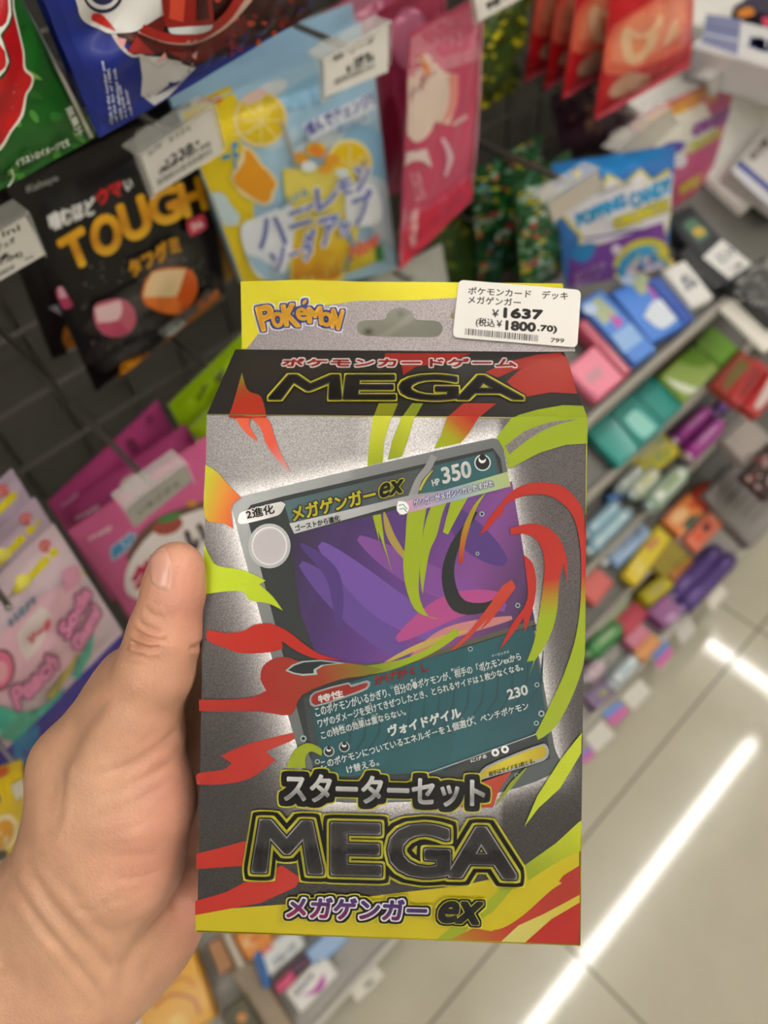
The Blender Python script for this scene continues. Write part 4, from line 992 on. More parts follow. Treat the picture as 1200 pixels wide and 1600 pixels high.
# --- yellow and sky-blue lemon soda bags
def art_lemon(A, full=True):
    A.poly([(280, 170), (357, 133), (375, 165), (385, 190), (372, 215), (400, 260), (395, 330), (430, 460), (380, 460)], '#ead01e')
    for c, r, ry, col in (((490, 140), 60, 22, '#8fbfe0'), ((560, 110), 50, 18, '#7fb4dc'), ((520, 210), 70, 14, '#d6e4ec'), ((450, 215), 40, 10, '#b8d4e6'), ((575, 250), 40, 60, '#8fc0e2'), ((600, 330), 30, 60, '#cfe0ea'), ((420, 140), 30, 12, '#d8e2ea')): A.disc(c, r, col, ry=ry, a=-.45)
    A.text('meiji', [(308, 152), (345, 146), (346, 160), (310, 166)] if full else [(308, 152), (345, 146), (346, 160), (310, 166)], '#d2522a', bold=1.0)
    if not full: return
    A.disc((405, 185), 42, '#ead79a', ry=44); A.disc((405, 185), 37, '#dcbf1e', ry=39); A.disc((398, 178), 22, '#e6cc3a', ry=20); A.disc((395, 150), 20, '#e8c6bc', ry=9, a=-.4)
    for k in range(8): A.line([(405, 187), (405 + 34 * math.cos(k * .785), 187 + 36 * math.sin(k * .785))], 1.6, '#eee0a0', up=False)
    A.l += 1
    A.poly([(320, 300), (345, 300), (360, 320), (372, 335), (370, 350), (345, 350), (330, 330)], '#cfe6ee', sp=3)
    A.poly([(358, 273), (372, 246), (378, 225), (392, 232), (408, 255), (420, 265), (432, 285), (426, 300), (424, 312), (410, 320), (388, 311), (372, 300), (365, 290)], '#f0dfb0', sp=3)
    A.poly([(362, 275), (378, 252), (379, 232), (389, 235), (405, 258), (416, 268), (428, 286), (421, 300), (420, 308), (409, 315), (390, 306), (376, 296), (366, 288)], '#e29a1a', sp=3)
    A.disc((542, 255), 37, '#eee3a8', ry=40); A.disc((543, 255), 32, '#ecc90f', ry=34); A.line([(515, 240), (543, 256), (570, 240)], 2, '#f3e9b0'); A.line([(543, 222), (543, 256)], 2, '#f3e9b0')
    A.poly([(437, 262), (575, 258), (562, 340), (540, 420), (525, 440), (450, 440), (446, 340)], '#e4d564', sp=2); A.poly([(448, 330), (545, 330), (530, 420), (520, 436), (455, 436)], grad((490, 330), (490, 436), '#e6dc78', '#e8c21c', '#d98a1a'), sp=2)
    for x, y, r in ((465, 245, 13), (490, 232, 16), (515, 248, 13), (478, 258, 12), (505, 262, 11), (530, 268, 10)): A.disc((x, y), r, random.Random(x).choice(['#eadfb8', '#e6a42a', '#dbe6ea', '#efc23a']), ry=r * .7)
    A.poly([(475, 232), (490, 222), (505, 235), (495, 245)], '#e88a2a'); A.line([(435, 186), (458, 256)], 5, '#a29c8c'); A.line([(565, 248), (550, 292)], 5, '#8f95c0')
    A.poly([(372, 350), (400, 335), (450, 315), (455, 360), (440, 425), (400, 430), (378, 390)], '#dfe6ee', sp=3); A.poly([(380, 395), (400, 400), (440, 425), (445, 440), (420, 438), (395, 420)], '#a8cbe6', sp=2)
    A.poly([(540, 290), (575, 285), (590, 310), (588, 345), (550, 350), (535, 330)], '#e6eaf0', sp=3); A.poly([(535, 385), (580, 372), (584, 405), (540, 425)], '#dccb28'); A.poly([(580, 380), (592, 378), (596, 402), (582, 408)], '#2f8a3a')
    A.poly([(530, 430), (545, 380), (520, 340), (535, 340), (550, 385)], '#5a8fd0')
    V2 = '#6d78bd'
    O = [(3.4, '#ecf0f4')]
    for s, q in (('ハ', [(394, 338), (440, 332), (445, 380), (398, 388)]), ('ニ', [(440, 330), (478, 316), (482, 345), (446, 356)]), ('ー', [(468, 322), (484, 312), (486, 318), (470, 329)]), ('レ', [(484, 292), (520, 276), (522, 318), (488, 328)]), ('モ', [(518, 280), (542, 272), (546, 298), (522, 304)]), ('ン', [(545, 258), (572, 246), (568, 292), (549, 298)]),
                 ('ソ', [(412, 392), (440, 378), (436, 420), (420, 424)]), ('ー', [(442, 392), (460, 386), (461, 392), (443, 399)]), ('ダ', [(462, 362), (486, 350), (484, 398), (466, 406)]), ('ア', [(488, 338), (522, 328), (516, 375), (494, 385)]), ('ッ', [(520, 345), (540, 338), (538, 362), (524, 366)]), ('プ', [(540, 300), (574, 288), (568, 340), (544, 352)])):
        A.text(s, q, V2, bold=1.8, outline=O)
    A.text('はじける', [(424, 312), (470, 288), (473, 300), (428, 324)], '#7aa4cf', bold=.7)
    A.poly([(462, 190), (570, 140), (580, 165), (475, 215)], '#dbe3ec', sp=2)
    A.text('噛んでチェンジ！', [(464, 188), (572, 138), (576, 160), (470, 210)], '#5a5aa8', bold=.9); A.text('弾けるレモン', [(515, 192), (572, 168), (574, 180), (519, 206)], '#7fa6d4', bold=.4)
    A.text('New', [(536, 380), (582, 350), (586, 378), (540, 405)], '#dc6a55', bold=1.2); A.text('ード', [(335, 218), (362, 214), (368, 256), (338, 268)], '#3f8fc4', bold=1.4)
    A.line([(352, 205), (378, 200), (400, 190)], 2, '#efe6a0')
lemq = [(278, 175), (578, 62), (620, 424), (388, 470)]
bag('gummy_bag', 'yellow and sky blue lemon soda gummy bag, front one of its hook', 'candy bag', lemq, .500, .024, '#a9cfe8', art_lemon, 'lemon soda bags on one hook', seed=21, wr=.0013, mx=10)
bag('gummy_bag', 'lemon soda bag whose top edge shows just above the front yellow one', 'candy bag', rq(lemq, -15, -30), .535, .020, '#a4c8e0', lambda A: art_lemon(A, False), 'lemon soda bags on one hook', seed=22)
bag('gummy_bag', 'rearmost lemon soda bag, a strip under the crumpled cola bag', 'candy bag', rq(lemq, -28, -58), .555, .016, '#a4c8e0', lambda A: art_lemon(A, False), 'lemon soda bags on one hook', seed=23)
# --- rose-pink peach bags
def art_rose(A):
    A.poly([(640, 60), (690, 28), (755, 10), (752, 90), (640, 130)], '#cf8090'); A.poly([(655, 52), (755, -5), (752, 60), (690, 90)], '#c9607c', sp=2)
    A.poly([(630, 150), (645, 100), (660, 82), (675, 90), (690, 110), (710, 120), (712, 160), (700, 195), (680, 190), (672, 205), (655, 222), (640, 215), (628, 185)], '#e6cfc2', sp=4); A.poly([(655, 84), (668, 95), (672, 118), (660, 120)], '#df8a52', sp=3)
    A.poly([(700, 118), (715, 115), (712, 165), (695, 190), (684, 195), (700, 160)], '#df9288', sp=3); A.poly([(625, 240), (665, 232), (674, 262), (655, 250), (628, 262)], '#e6d3cf', sp=3)
    A.line([(690, 215), (702, 245), (694, 275)], [5, 9, 3], '#e4c0cc', sp=4); A.line([(705, 195), (720, 185), (728, 180)], [4, 8, 6], '#e2b3b0', sp=4); A.line([(632, 155), (680, 110)], 3, '#a99690')
    A.poly([(622, 420), (626, 370), (640, 340), (735, 270), (736, 305), (700, 345), (638, 418)], '#cf1f45', sp=2); A.line([(640, 335), (690, 310), (735, 268)], 3, '#e0708c', sp=3)
    A.text('ピュアな', [(640, 268), (652, 262), (664, 310), (648, 318)], '#e09aa8', bold=.4); A.text('もも味', [(640, 325), (652, 320), (648, 385), (634, 388)], '#f0c8cc', bold=.6)
    A.line([(640, 60), (628, 150), (624, 300), (630, 340), (622, 420)], 3, '#e2a8b0', sp=4); A.line([(752, 10), (745, 160), (736, 290)], 3, '#dc9aa6', sp=3)
roseq = [(640, 52), (758, -14), (737, 312), (622, 424)]
bag('peach_candy_bag', 'narrow rose pink bag with cream peach shapes, front one of its hook', 'candy bag', roseq, .470, .020, '#c04a68', art_rose, 'rose pink bags on one hook', seed=31, wr=.0016)
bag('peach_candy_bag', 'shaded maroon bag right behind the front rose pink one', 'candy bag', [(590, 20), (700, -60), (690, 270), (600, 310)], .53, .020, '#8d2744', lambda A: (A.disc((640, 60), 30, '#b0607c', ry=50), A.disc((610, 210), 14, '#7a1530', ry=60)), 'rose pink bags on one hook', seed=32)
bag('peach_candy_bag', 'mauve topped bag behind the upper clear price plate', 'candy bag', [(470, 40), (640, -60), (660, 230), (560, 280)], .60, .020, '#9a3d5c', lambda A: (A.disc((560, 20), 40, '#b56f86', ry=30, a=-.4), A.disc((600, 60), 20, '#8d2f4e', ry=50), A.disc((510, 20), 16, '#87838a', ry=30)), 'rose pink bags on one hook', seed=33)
# --- speckled green and yellow snack bags
def speck(seed, cols, n, box, r=(3, 9)):
    def f(A):
        rg = random.Random(seed); A.mx = 30
        if seed in (2, 3):
            for x, y, c in ((770, 340, '#b8404a'), (800, 350, '#c0525a'), (825, 362, '#b8484e'), (755, 352, '#b9cdbc'), (785, 368, '#c2d2c4'), (830, 300, '#b0c8c4'), (852, 330, '#c4d0c8'), (845, 400, '#c9b83a'), (866, 420, '#c2b43c'), (866, 290, '#a9c0b4')): A.disc((x, y), 13, c, ry=8, a=-.6)
        for k in range(n): A.disc((rg.uniform(box[0], box[2]), rg.uniform(box[1], box[3])), rg.uniform(*r), rg.choice(cols), ry=rg.uniform(2, 5), a=rg.uniform(-1.2, .2), n=8, up=False); A.l += .05
    return f
bag('snack_bag', 'yellow and green bag hanging deep behind the rose pink one', 'candy bag', [(740, 18), (838, -40), (806, 140), (742, 178)], .62, .03, '#39451a', speck(1, ['#d9c91c', '#8a8f1a', '#2f5a1c', '#2f3a14', '#c2b81a'], 150, (735, 0, 835, 170)), seed=41)
gcols = ['#1a6a30', '#1d6a33', '#5f8a6a', '#8fb49a', '#2f7a3c', '#b24a4a', '#a8a02a', '#123f20', '#5f8a8c', '#175a2c', '#2f8040', '#0f4a24']
bag('snack_bag', 'dark green speckled bag, left of the three hanging under the rose pink one', 'candy bag', [(735, 270), (845, 205), (850, 400), (745, 455)], .56, .03, '#123c1c', speck(2, gcols, 260, (735, 220, 850, 440)), 'speckled green bags', seed=42)
bag('snack_bag', 'speckled green bag with pale and red spots beside the blue popping candy bag', 'candy bag', [(800, 290), (890, 235), (905, 420), (815, 470)], .50, .03, '#1c5426', speck(3, gcols + ['#b9ccc0', '#a8c2b8', '#c2b83a'], 280, (800, 250, 905, 450)), 'speckled green bags', seed=43)
bag('snack_bag', 'yellow green bag low behind the hang tab of the box', 'candy bag', [(672, 355), (762, 300), (772, 450), (680, 500)], .58, .03, '#2b3f17', speck(4, ['#8f8a1c', '#3f5a1c', '#1c2f14', '#6b7a1c', '#233a18'], 70, (672, 320, 770, 470)), 'speckled green bags', seed=44)
# --- red peach bags
def art_red(dx=0, dy=0):
    def f(A):
        P = lambda l: [(x + dx, y + dy) for x, y in l]
        A.poly(P([(939, 108), (945, 70), (960, 40), (990, 20), (1020, 0), (1080, -40), (1076, 60), (1040, 90), (1000, 105), (965, 118)]), '#e0674f', sp=3); A.poly(P([(955, 95), (960, 60), (985, 30), (1030, 5), (1070, 0), (1068, 50), (1020, 85), (980, 100)]), '#e88a6a', sp=3)
        A.poly(P([(972, 85), (970, 55), (978, 40), (990, 48), (1005, 52), (1020, 40), (1030, 20), (1034, 25), (1032, 50), (1020, 75), (1000, 97), (982, 100)]), '#edc39a', sp=4); A.poly(P([(1035, 70), (1050, 30), (1060, 30), (1058, 50), (1045, 68)]), '#edb793', sp=3); A.poly(P([(985, 60), (1000, 60), (1012, 58), (1002, 80), (988, 84)]), '#e08a62', sp=3)
        A.poly(P([(950, 145), (960, 128), (985, 112), (1015, 118), (1010, 132), (975, 150), (958, 152)]), '#c99a80', sp=3); A.line(P([(930, 185), (980, 155), (1076, 98)]), [5, 8, 7], '#e0566a', sp=2)
    return f
redq = [(958, -40), (1092, -120), (1078, 104), (928, 190)]
for i, (dx, dy, lab) in enumerate(((0, 0, 'glossy red peach bag, front one of the four under the upper edge'), (-50, -34, 'red peach bag second from the front of its hook'), (-78, -48, 'red peach bag third from the front of its hook'), (-108, -60, 'rearmost dim red peach bag, next to the yellow green one'))):
    bag('peach_gummy_bag', lab, 'candy bag', rq(redq, dx, dy), .50 + .035 * i, .022, '#bf1420', art_red(dx, dy), 'red peach bags on one hook', seed=50 + i)
bag('candy_bag', 'dim brown and purple bag low behind the red peach bags', 'candy bag', [(860, 150), (985, 110), (975, 240), (880, 255)], .60, .02, '#3a2430', speck(9, ['#8a6a4a', '#4a2a4a', '#2a1a24', '#6b4a3a'], 40, (865, 130, 985, 250), (4, 12)), seed=56)
# --- popping candy bags
def art_pop(A):
    A.poly([(862, 262), (1042, 188), (1040, 240), (985, 262), (960, 275), (925, 280), (880, 300)], '#1a86d8', sp=1); A.poly([(895, 268), (905, 262), (910, 282), (896, 288)], '#e6d84a')
    A.poly([(870, 330), (895, 300), (935, 290), (950, 270), (975, 285), (1000, 262), (1020, 280), (1045, 262), (1050, 330), (1040, 370), (900, 395), (905, 370)], '#d9cf4a', sp=1); A.poly([(876, 330), (898, 304), (938, 294), (952, 276), (976, 290), (1000, 268), (1020, 284), (1048, 268), (1050, 325), (1038, 362), (905, 385), (910, 365)], '#e2e2ea', sp=1)
    O = [(4, '#f0f0f4'), (2.2, '#4a58b0')]
    A.text('POPPING', [(898, 335), (975, 300), (980, 322), (902, 356)], '#39a3dc', bold=1.6, outline=O); A.text('CANDY', [(980, 304), (1050, 272), (1050, 300), (986, 326)], '#39a3dc', bold=1.8, outline=O); A.text('CRUNCH', [(957, 342), (1042, 308), (1043, 328), (960, 358)], '#e6dc3a', bold=1.6, outline=[(3, '#8a8a4a')])
    A.text('ORIGINAL', [(930, 300), (985, 280), (987, 286), (932, 306)], '#9aa0b0', bold=.3); A.line([(912, 372), (1012, 356)], 3, '#3a3f9a')
    A.poly([(885, 460), (890, 395), (945, 378), (1035, 345), (1045, 400), (1000, 420)], '#7a3fa0', sp=1); A.poly([(890, 400), (900, 382), (930, 378), (925, 400), (905, 410)], '#2a8fd0', sp=2)
    A.disc((1005, 412), 50, '#d9cf3a', ry=40, a=-.4); A.disc((1005, 415), 42, '#3aa3d8', ry=32, a=-.4); A.disc((1006, 420), 30, '#ead8ea', ry=20, a=-.3); A.text('★', [(988, 412), (1010, 404), (1012, 424), (990, 430)], '#5a5a70'); A.disc((962, 388), 8, '#e8dff0')
    A.text('はじける', [(895, 425), (945, 405), (946, 415), (897, 436)], '#b8a0cc', bold=.6); A.text('キャンディ', [(896, 438), (948, 418), (949, 427), (898, 447)], '#c0a8d4', bold=.5)
popq = [(862, 256), (1056, 226), (1042, 416), (884, 450)]
bag('popping_candy_bag', 'blue and purple popping candy bag beside the speckled green bags', 'candy bag', popq, .440, .022, '#3f7fd0', art_pop, 'popping candy bags', seed=61, yaw=-.62)
def art_pop2(A):
    A.poly([(985, 200), (1000, 185), (1140, 115), (1155, 112), (1140, 150), (1060, 185), (1010, 205)], '#d9904a', sp=1); A.text('POPPING', [(1000, 190), (1070, 160), (1074, 178), (1004, 210)], '#e0a82a', bold=1.4); A.poly([(1010, 200), (1100, 160), (1120, 200), (1060, 250), (1020, 230)], '#dcd9cf', sp=1)
    A.text('CANDY', [(1082, 196), (1140, 166), (1138, 188), (1080, 214)], '#8a3f9a', bold=1.8, outline=[(3, '#b070b8')]); A.text('CRUNCH', [(1072, 226), (1126, 198), (1124, 214), (1074, 242)], '#c9cf4a', bold=1.2)
    A.poly([(1030, 230), (1060, 220), (1072, 225), (1050, 250), (1030, 275)], '#5a3fb0', sp=2); A.text('Z', [(1028, 232), (1050, 228), (1044, 252), (1030, 254)], '#e6dc5a', bold=1.5); A.disc((1060, 250), 12, '#ece8f0'); A.poly([(1010, 260), (1028, 250), (1034, 268), (1012, 280)], '#4fb8b0')
    A.poly([(1055, 290), (1100, 262), (1110, 230), (1104, 290), (1095, 318), (1050, 336)], '#dc5a80', sp=2); A.poly([(1060, 290), (1095, 270), (1088, 290), (1062, 304)], '#dcc64a', sp=2); A.poly([(1055, 320), (1090, 302), (1092, 312), (1055, 334)], '#e2dcd6')
bag('popping_candy_bag', 'pink and orange popping candy bag further along than the blue one', 'candy bag', [(985, 186), (1158, 106), (1098, 318), (1005, 366)], .480, .022, '#cf5a8f', art_pop2, 'popping candy bags', seed=62)
# --- pink strawberry card packs
def art_pinkpack(dx=0, dy=0, full=True):
    def f(A):
        P = lambda l: [(x + dx, y + dy) for x, y in l]
        A.text('meiji', P([(136, 838), (172, 819), (176, 828), (139, 847)]), '#f0c9dc', bold=.9); A.text('果汁', P([(170, 858), (208, 826), (214, 846), (175, 876)]), '#3f9ad0', bold=1.6, outline=[(3, '#d7e2ee')])
        if not full: return
        A.poly([(197, 870), (215, 835), (245, 808), (290, 790), (330, 780), (330, 800), (290, 806), (250, 826), (222, 850), (208, 880)], '#6a4a42', sp=3)
        A.poly([(195, 920), (200, 880), (240, 828), (310, 795), (335, 800), (335, 900), (260, 940), (215, 935)], '#eee6e8', sp=3)
        A.disc((261, 820), 24, '#a8463c', ry=14, a=-.3); A.disc((263, 808), 20, '#4a8a4a', ry=6, a=-.3); A.disc((298, 785), 8, '#e09a3a', ry=5)
        A.text('グ', [(200, 888), (236, 868), (238, 912), (206, 922)], '#c21a55', bold=3.6, outline=[(6, '#f2eaec')]); A.text('ミ', [(250, 866), (280, 840), (290, 880), (262, 900)], '#c21a55', bold=3.0, outline=[(5, '#f2eaec')]); A.text('い', [(285, 830), (318, 808), (322, 850), (296, 862)], '#3a2a2c', bold=2.5)
    return f
pkq = [(106, 830), (335, 672), (450, 860), (226, 992)]
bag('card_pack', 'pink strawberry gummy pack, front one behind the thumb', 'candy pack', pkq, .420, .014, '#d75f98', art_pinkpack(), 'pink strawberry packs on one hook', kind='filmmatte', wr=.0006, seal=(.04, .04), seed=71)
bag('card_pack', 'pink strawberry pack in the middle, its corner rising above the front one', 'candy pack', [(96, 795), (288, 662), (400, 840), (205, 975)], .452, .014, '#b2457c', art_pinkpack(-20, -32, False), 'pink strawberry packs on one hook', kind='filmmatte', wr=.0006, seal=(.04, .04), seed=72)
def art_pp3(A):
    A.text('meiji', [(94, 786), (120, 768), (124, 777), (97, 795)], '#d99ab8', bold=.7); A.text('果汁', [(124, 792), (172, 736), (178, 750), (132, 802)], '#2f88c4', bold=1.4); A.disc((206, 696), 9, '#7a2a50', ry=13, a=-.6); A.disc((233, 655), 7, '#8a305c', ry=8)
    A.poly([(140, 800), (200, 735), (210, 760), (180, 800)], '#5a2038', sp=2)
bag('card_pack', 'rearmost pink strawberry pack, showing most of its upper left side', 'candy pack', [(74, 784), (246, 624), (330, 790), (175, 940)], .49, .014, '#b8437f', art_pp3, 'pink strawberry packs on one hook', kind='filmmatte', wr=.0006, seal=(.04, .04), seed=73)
# --- lime bags behind the box
limecol = lambda u, v: '#8fb00f' if v < .34 else ('#4a6a14' if v < .4 else '#161a10')
lq = [(262, 632), (392, 508), (470, 640), (335, 770)]
bag('lime_candy_bag', 'lime green bag with a dark lower half, left of the box top', 'candy bag', lq, .47, .016, limecol, lambda A: A.text('グミ', [(300, 622), (350, 575), (354, 582), (304, 630)], '#5a7010', bold=.6), 'lime bags on one hook', seed=81)
bag('lime_candy_bag', 'second lime green bag, partly hidden by the box corner', 'candy bag', rq(lq, 33, 36), .445, .016, limecol, None, 'lime bags on one hook', seed=82)
# --- pastel peach soda bags, lower left
def art_soda(dx=0, dy=0, full=True):
    def f(A):
        P = lambda l: [(x + dx, y + dy) for x, y in l]
        A.poly(P([(18, 922), (80, 858), (90, 852), (92, 862), (28, 928)]), '#d8c91c'); A.disc(P([(70, 852)])[0], 10, '#d2555a'); A.disc(P([(70, 852)])[0], 7, '#e6a09a'); A.text('S', P([(66, 848), (73, 846), (74, 856), (67, 858)]), '#c03a40', bold=.5)
        A.poly(P([(22, 905), (48, 898), (46, 912), (28, 922)]), '#e0d65a')
        if not full: A.text('ももソーダ', P([(-20, 985), (25, 945), (28, 955), (-17, 996)]), '#5a6a80', bold=.7); return
        A.poly([(0, 990), (60, 930), (120, 905), (150, 960), (150, 990), (60, 1080), (0, 1100)], '#e4b6c6', sp=2); A.poly([(25, 990), (60, 945), (80, 960), (60, 1010), (40, 1030)], '#e9d9d9', sp=2); A.poly([(95, 890), (120, 880), (125, 905), (100, 925)], '#d99ab4', sp=2)
        A.disc((-2, 1045), 24, '#6a4a52', ry=34, a=.2); A.disc((-3, 1045), 21, '#db6f92', ry=30, a=.2); A.disc((-2, 1048), 12, '#e8a6b6', ry=18, a=.2)
        A.poly([(-20, 1090), (10, 1105), (40, 1110), (70, 1098), (100, 1070), (80, 1120), (40, 1150), (0, 1150)], '#4fb09a', sp=2); A.poly([(110, 1050), (130, 1010), (145, 985), (140, 1020), (120, 1060)], '#4fb09a', sp=2); A.poly([(70, 1085), (105, 1040), (120, 1010), (112, 1040), (80, 1090)], '#c9b94a', sp=2)
        O = [(4.2, '#7a3f66')]
        for s, q in (('Peach', [(12, 1075), (82, 1008), (90, 1040), (26, 1110)]), ('Soda', [(86, 980), (128, 905), (142, 925), (104, 1000)]), ('Gumi', [(106, 1002), (142, 935), (156, 956), (122, 1018)])): A.text(s, q, '#e08ab4', bold=2.2, outline=O)
        A.text('もも味グミ', [(8, 965), (50, 925), (55, 938), (12, 980)], '#6a7a8c', bold=1.0); A.text('ソーダ', [(38, 990), (75, 960), (80, 975), (44, 1006)], '#d85a6a', bold=1.6); A.disc((130, 890), 5, '#c9b41c'); A.text('つぶつぶ', [(0, 935), (18, 918), (20, 925), (2, 943)], '#8a7a2a', bold=.4)
    return f
sq = [(-110, 1000), (84, 818), (192, 988), (10, 1170)]
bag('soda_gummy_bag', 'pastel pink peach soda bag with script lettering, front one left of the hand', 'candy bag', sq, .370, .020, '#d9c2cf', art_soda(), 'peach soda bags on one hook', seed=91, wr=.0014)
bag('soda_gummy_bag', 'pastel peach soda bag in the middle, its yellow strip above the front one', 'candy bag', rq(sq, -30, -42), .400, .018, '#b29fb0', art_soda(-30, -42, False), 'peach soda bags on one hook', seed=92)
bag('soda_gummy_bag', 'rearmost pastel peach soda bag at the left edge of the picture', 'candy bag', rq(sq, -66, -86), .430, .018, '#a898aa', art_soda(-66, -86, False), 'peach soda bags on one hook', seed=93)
bag('candy_bag', 'deep purple and blue bag below the peach soda bags', 'candy bag', [(-60, 1090), (148, 935), (215, 1030), (10, 1218)], .395, .018, '#33209a', lambda A: (A.poly([(20, 1160), (60, 1130), (60, 1200), (30, 1210)], '#1f7fc0', sp=2), A.line([(-5, 1160), (40, 1215)], 5, '#a6a8aa')), seed=95)
def art_yel(A):
    A.disc((5, 1300), 22, '#e8d9b0', ry=30, a=.4); A.disc((4, 1302), 16, '#d99a1a', ry=24, a=.4); A.disc((0, 1335), 12, '#3a3a2a', ry=8, a=-.5); A.poly([(16, 1225), (34, 1215), (38, 1240), (24, 1250)], '#d9d2c0'); A.poly([(-10, 1175), (10, 1185), (12, 1215), (-10, 1215)], '#c2501c', sp=2); A.disc((5, 1355), 10, '#e4e6e4', ry=14)
bag('snack_bag', 'yellow bag at the left edge below the purple one', 'candy bag', [(-90, 1230), (34, 1186), (52, 1330), (-70, 1410)], .335, .024, '#d3b514', art_yel, seed=96)

# --- price holders
K2 = '#4a4845'
holder('clear price holder with a white card reading 238, over the black gummy bag', [(219, 242), (331, 167), (349, 238), (241, 304)], .455,
       [('カバヤ', [(230, 237), (252, 222), (254, 230), (233, 245)], .3, K2), ('タフグミ', [(262, 216), (297, 195), (299, 203), (265, 224)], .3, K2), ('￥', [(257, 250), (263, 246), (265, 254), (259, 258)], .4, K2), ('238', [(265, 243), (300, 221), (304, 236), (269, 257)], .6, '#2d2b2a'), ('＊', [(303, 221), (311, 217), (313, 225), (306, 229)], .4, K2),
        ('(税込￥257.04)', [(247, 264), (328, 219), (330, 228), (250, 275)], .4, K2), ('|', [(246, 281), (330, 231), (332, 239), (248, 290)], 0, K2)])
holder('clear price holder with a grey white card, above the lemon soda bag', [(506, 92), (606, 36), (606, 112), (508, 152)], .440,
       [('明治', [(521, 88), (536, 80), (537, 90), (522, 97)], .3, K2), ('ソーダ', [(545, 78), (585, 56), (586, 66), (546, 87)], .3, K2), ('168＊', [(553, 90), (578, 79), (579, 90), (554, 100)], .6, '#3a3836'), ('￥181.44', [(540, 104), (584, 83), (585, 96), (541, 116)], .5, K2), ('|', [(522, 124), (586, 98), (586, 106), (523, 134)], 0, K2)])
holder('white price card in a clear holder at the left edge, beside the black gummy bag', [(-70, 402), (40, 338), (71, 397), (-40, 462)], .415,
       [('ini', [(2, 362), (30, 350), (32, 360), (4, 371)], .5, K2), ('デュオ', [(-8, 385), (22, 368), (25, 378), (-4, 395)], .4, K2), ('98＊', [(-20, 412), (12, 391), (15, 402), (-16, 422)], .8, '#2d2b2a'), ('7.04)', [(-2, 405), (34, 392), (36, 402), (0, 418)], .5, K2), ('|', [(-20, 436), (22, 412), (24, 419), (-18, 443)], 0, K2), ('0000', [(38, 404), (52, 398), (53, 402), (39, 408)], .1, K2)])
holder('white price card at the top edge over the rose pink bag', [(737, -30), (818, -75), (824, -8), (748, 34)], .430, [('98＊', [(758, 5), (800, -20), (802, -6), (760, 18)], .8, '#2d2b2a')])
holder('dim grey price card in front of the pink strawberry packs', [(197, 795), (287, 728), (301, 750), (213, 823)], .385, [('いちごグミ', [(214, 798), (278, 750), (282, 757), (218, 806)], .4, '#6a6862')], cardcol='#9f9d96')
holder('blurred grey price card over the blue popping candy bag', [(855, 318), (932, 268), (942, 290), (866, 348)], .410, [], cardcol='#b4ada2', clear='#b9c9c0')
holder('blurred grey price card over the pink popping candy bag', [(966, 236), (1046, 172), (1056, 194), (984, 258)], .450, [], cardcol='#b8b3a8')
holder('small grey price card at the tip over the pink popping candy bag', [(1108, 128), (1160, 98), (1158, 118), (1112, 152)], .46, [], cardcol='#a9a7a2', rod=False)

# --- plain hooks that carry the other stacks of bags
def plain_hook(label, p, Y, drop=.0):
    a = hit([p], (0, Y, 0), EY)[0]; m = MB(); b = np.array((a[0], BACK_Y - .005, a[2] + .012))
    m.tube([a + EZ * .006 - EY * .028, a - EY * .022, a + EY * .01, b], .0024, '#8d8a84', 'metal', 10)
    m.box(b, I3, (.012, .006, .03), '#6d6a65', 'metal', .001)
    return tag(m.build('hook', loc=b), label, 'hook')
for lab, p, Y in (('wire hook carrying the glossy green bag at the upper left', (-150, 10), .40), ('wire hook carrying the crumpled cola bags', (220, -180), .375), ('wire hook carrying the yellow green bag', (790, -12), .62),
                  ('wire hook through the left speckled green bag', (792, 245), .56), ('wire hook through the speckled green bag beside the popping candy', (846, 270), .50), ('wire hook through the low yellow green bag behind the box', (718, 335), .58),
                  ('wire hook carrying the four red peach bags', (1025, -70), .50), ('wire hook carrying the dim brown bag', (925, 137), .60), ('wire hook carrying the lime green bags', (365, 607), .445),
                  ('wire hook carrying the peach soda bags', (-10, 915), .370), ('wire hook carrying the purple bag', (50, 1015), .395), ('wire hook carrying the yellow bag at the left edge', (-26, 1212), .335)):
    plain_hook(lab, p, Y)

# ------------------------------------------------------------------ goods lying on the sloping shelves
def tier_axes(k):
    th = TIER[k][2]; return EX, np.array((0, math.cos(th), math.sin(th))), np.array((0, -math.sin(th), math.cos(th)))
def tray_item(name, label, cat, k, quad, thick, col, top=None, art=None, group=None, kind='plastic', bev=.003, side=None, free=False):
    """box or pack lying on shelf k; quad: photo pixels of its upper face (back-left, back-right, front-right, front-left)"""
    quad = np.array(quad, float); quad = quad.mean(0) + (quad - quad.mean(0)) * (1.07 if k < 5 else 1.1)
    o, n = tier_plane(k, thick + .0008); P = hit(quad, o, n); ex, sl, nn = tier_axes(k)
    c = P.mean(0); L = (np.linalg.norm(P[1] - P[0]) + np.linalg.norm(P[2] - P[3])) / 2; W = (np.linalg.norm(P[3] - P[0]) + np.linalg.norm(P[2] - P[1])) / 2
    a = nrm(P[1] - P[0] + P[2] - P[3]); a = nrm(a - nn * (a @ nn)); b = np.cross(nn, a)
    if b @ sl < 0: b = -b
    m = MB(); m.box(c - nn * thick / 2, (a, b, nn), (L, W, thick), side or col, kind, bev)
    F = Flat(c, nn); A = Art(m, F, kind, .00004, 40.0, .0001)
    if top: 
        q = [c + a * s * (L / 2 - bev) + b * t * (W / 2 - bev) + nn * .00012 for s, t in ((-1, 1), (1, 1), (1, -1), (-1, -1))]; m.add(q, [(3, 2, 1, 0)], top, kind)
    A.l = 3
    if art: art(A)
    return tag(m.build(name, loc=c - nn * thick), label, cat, group)
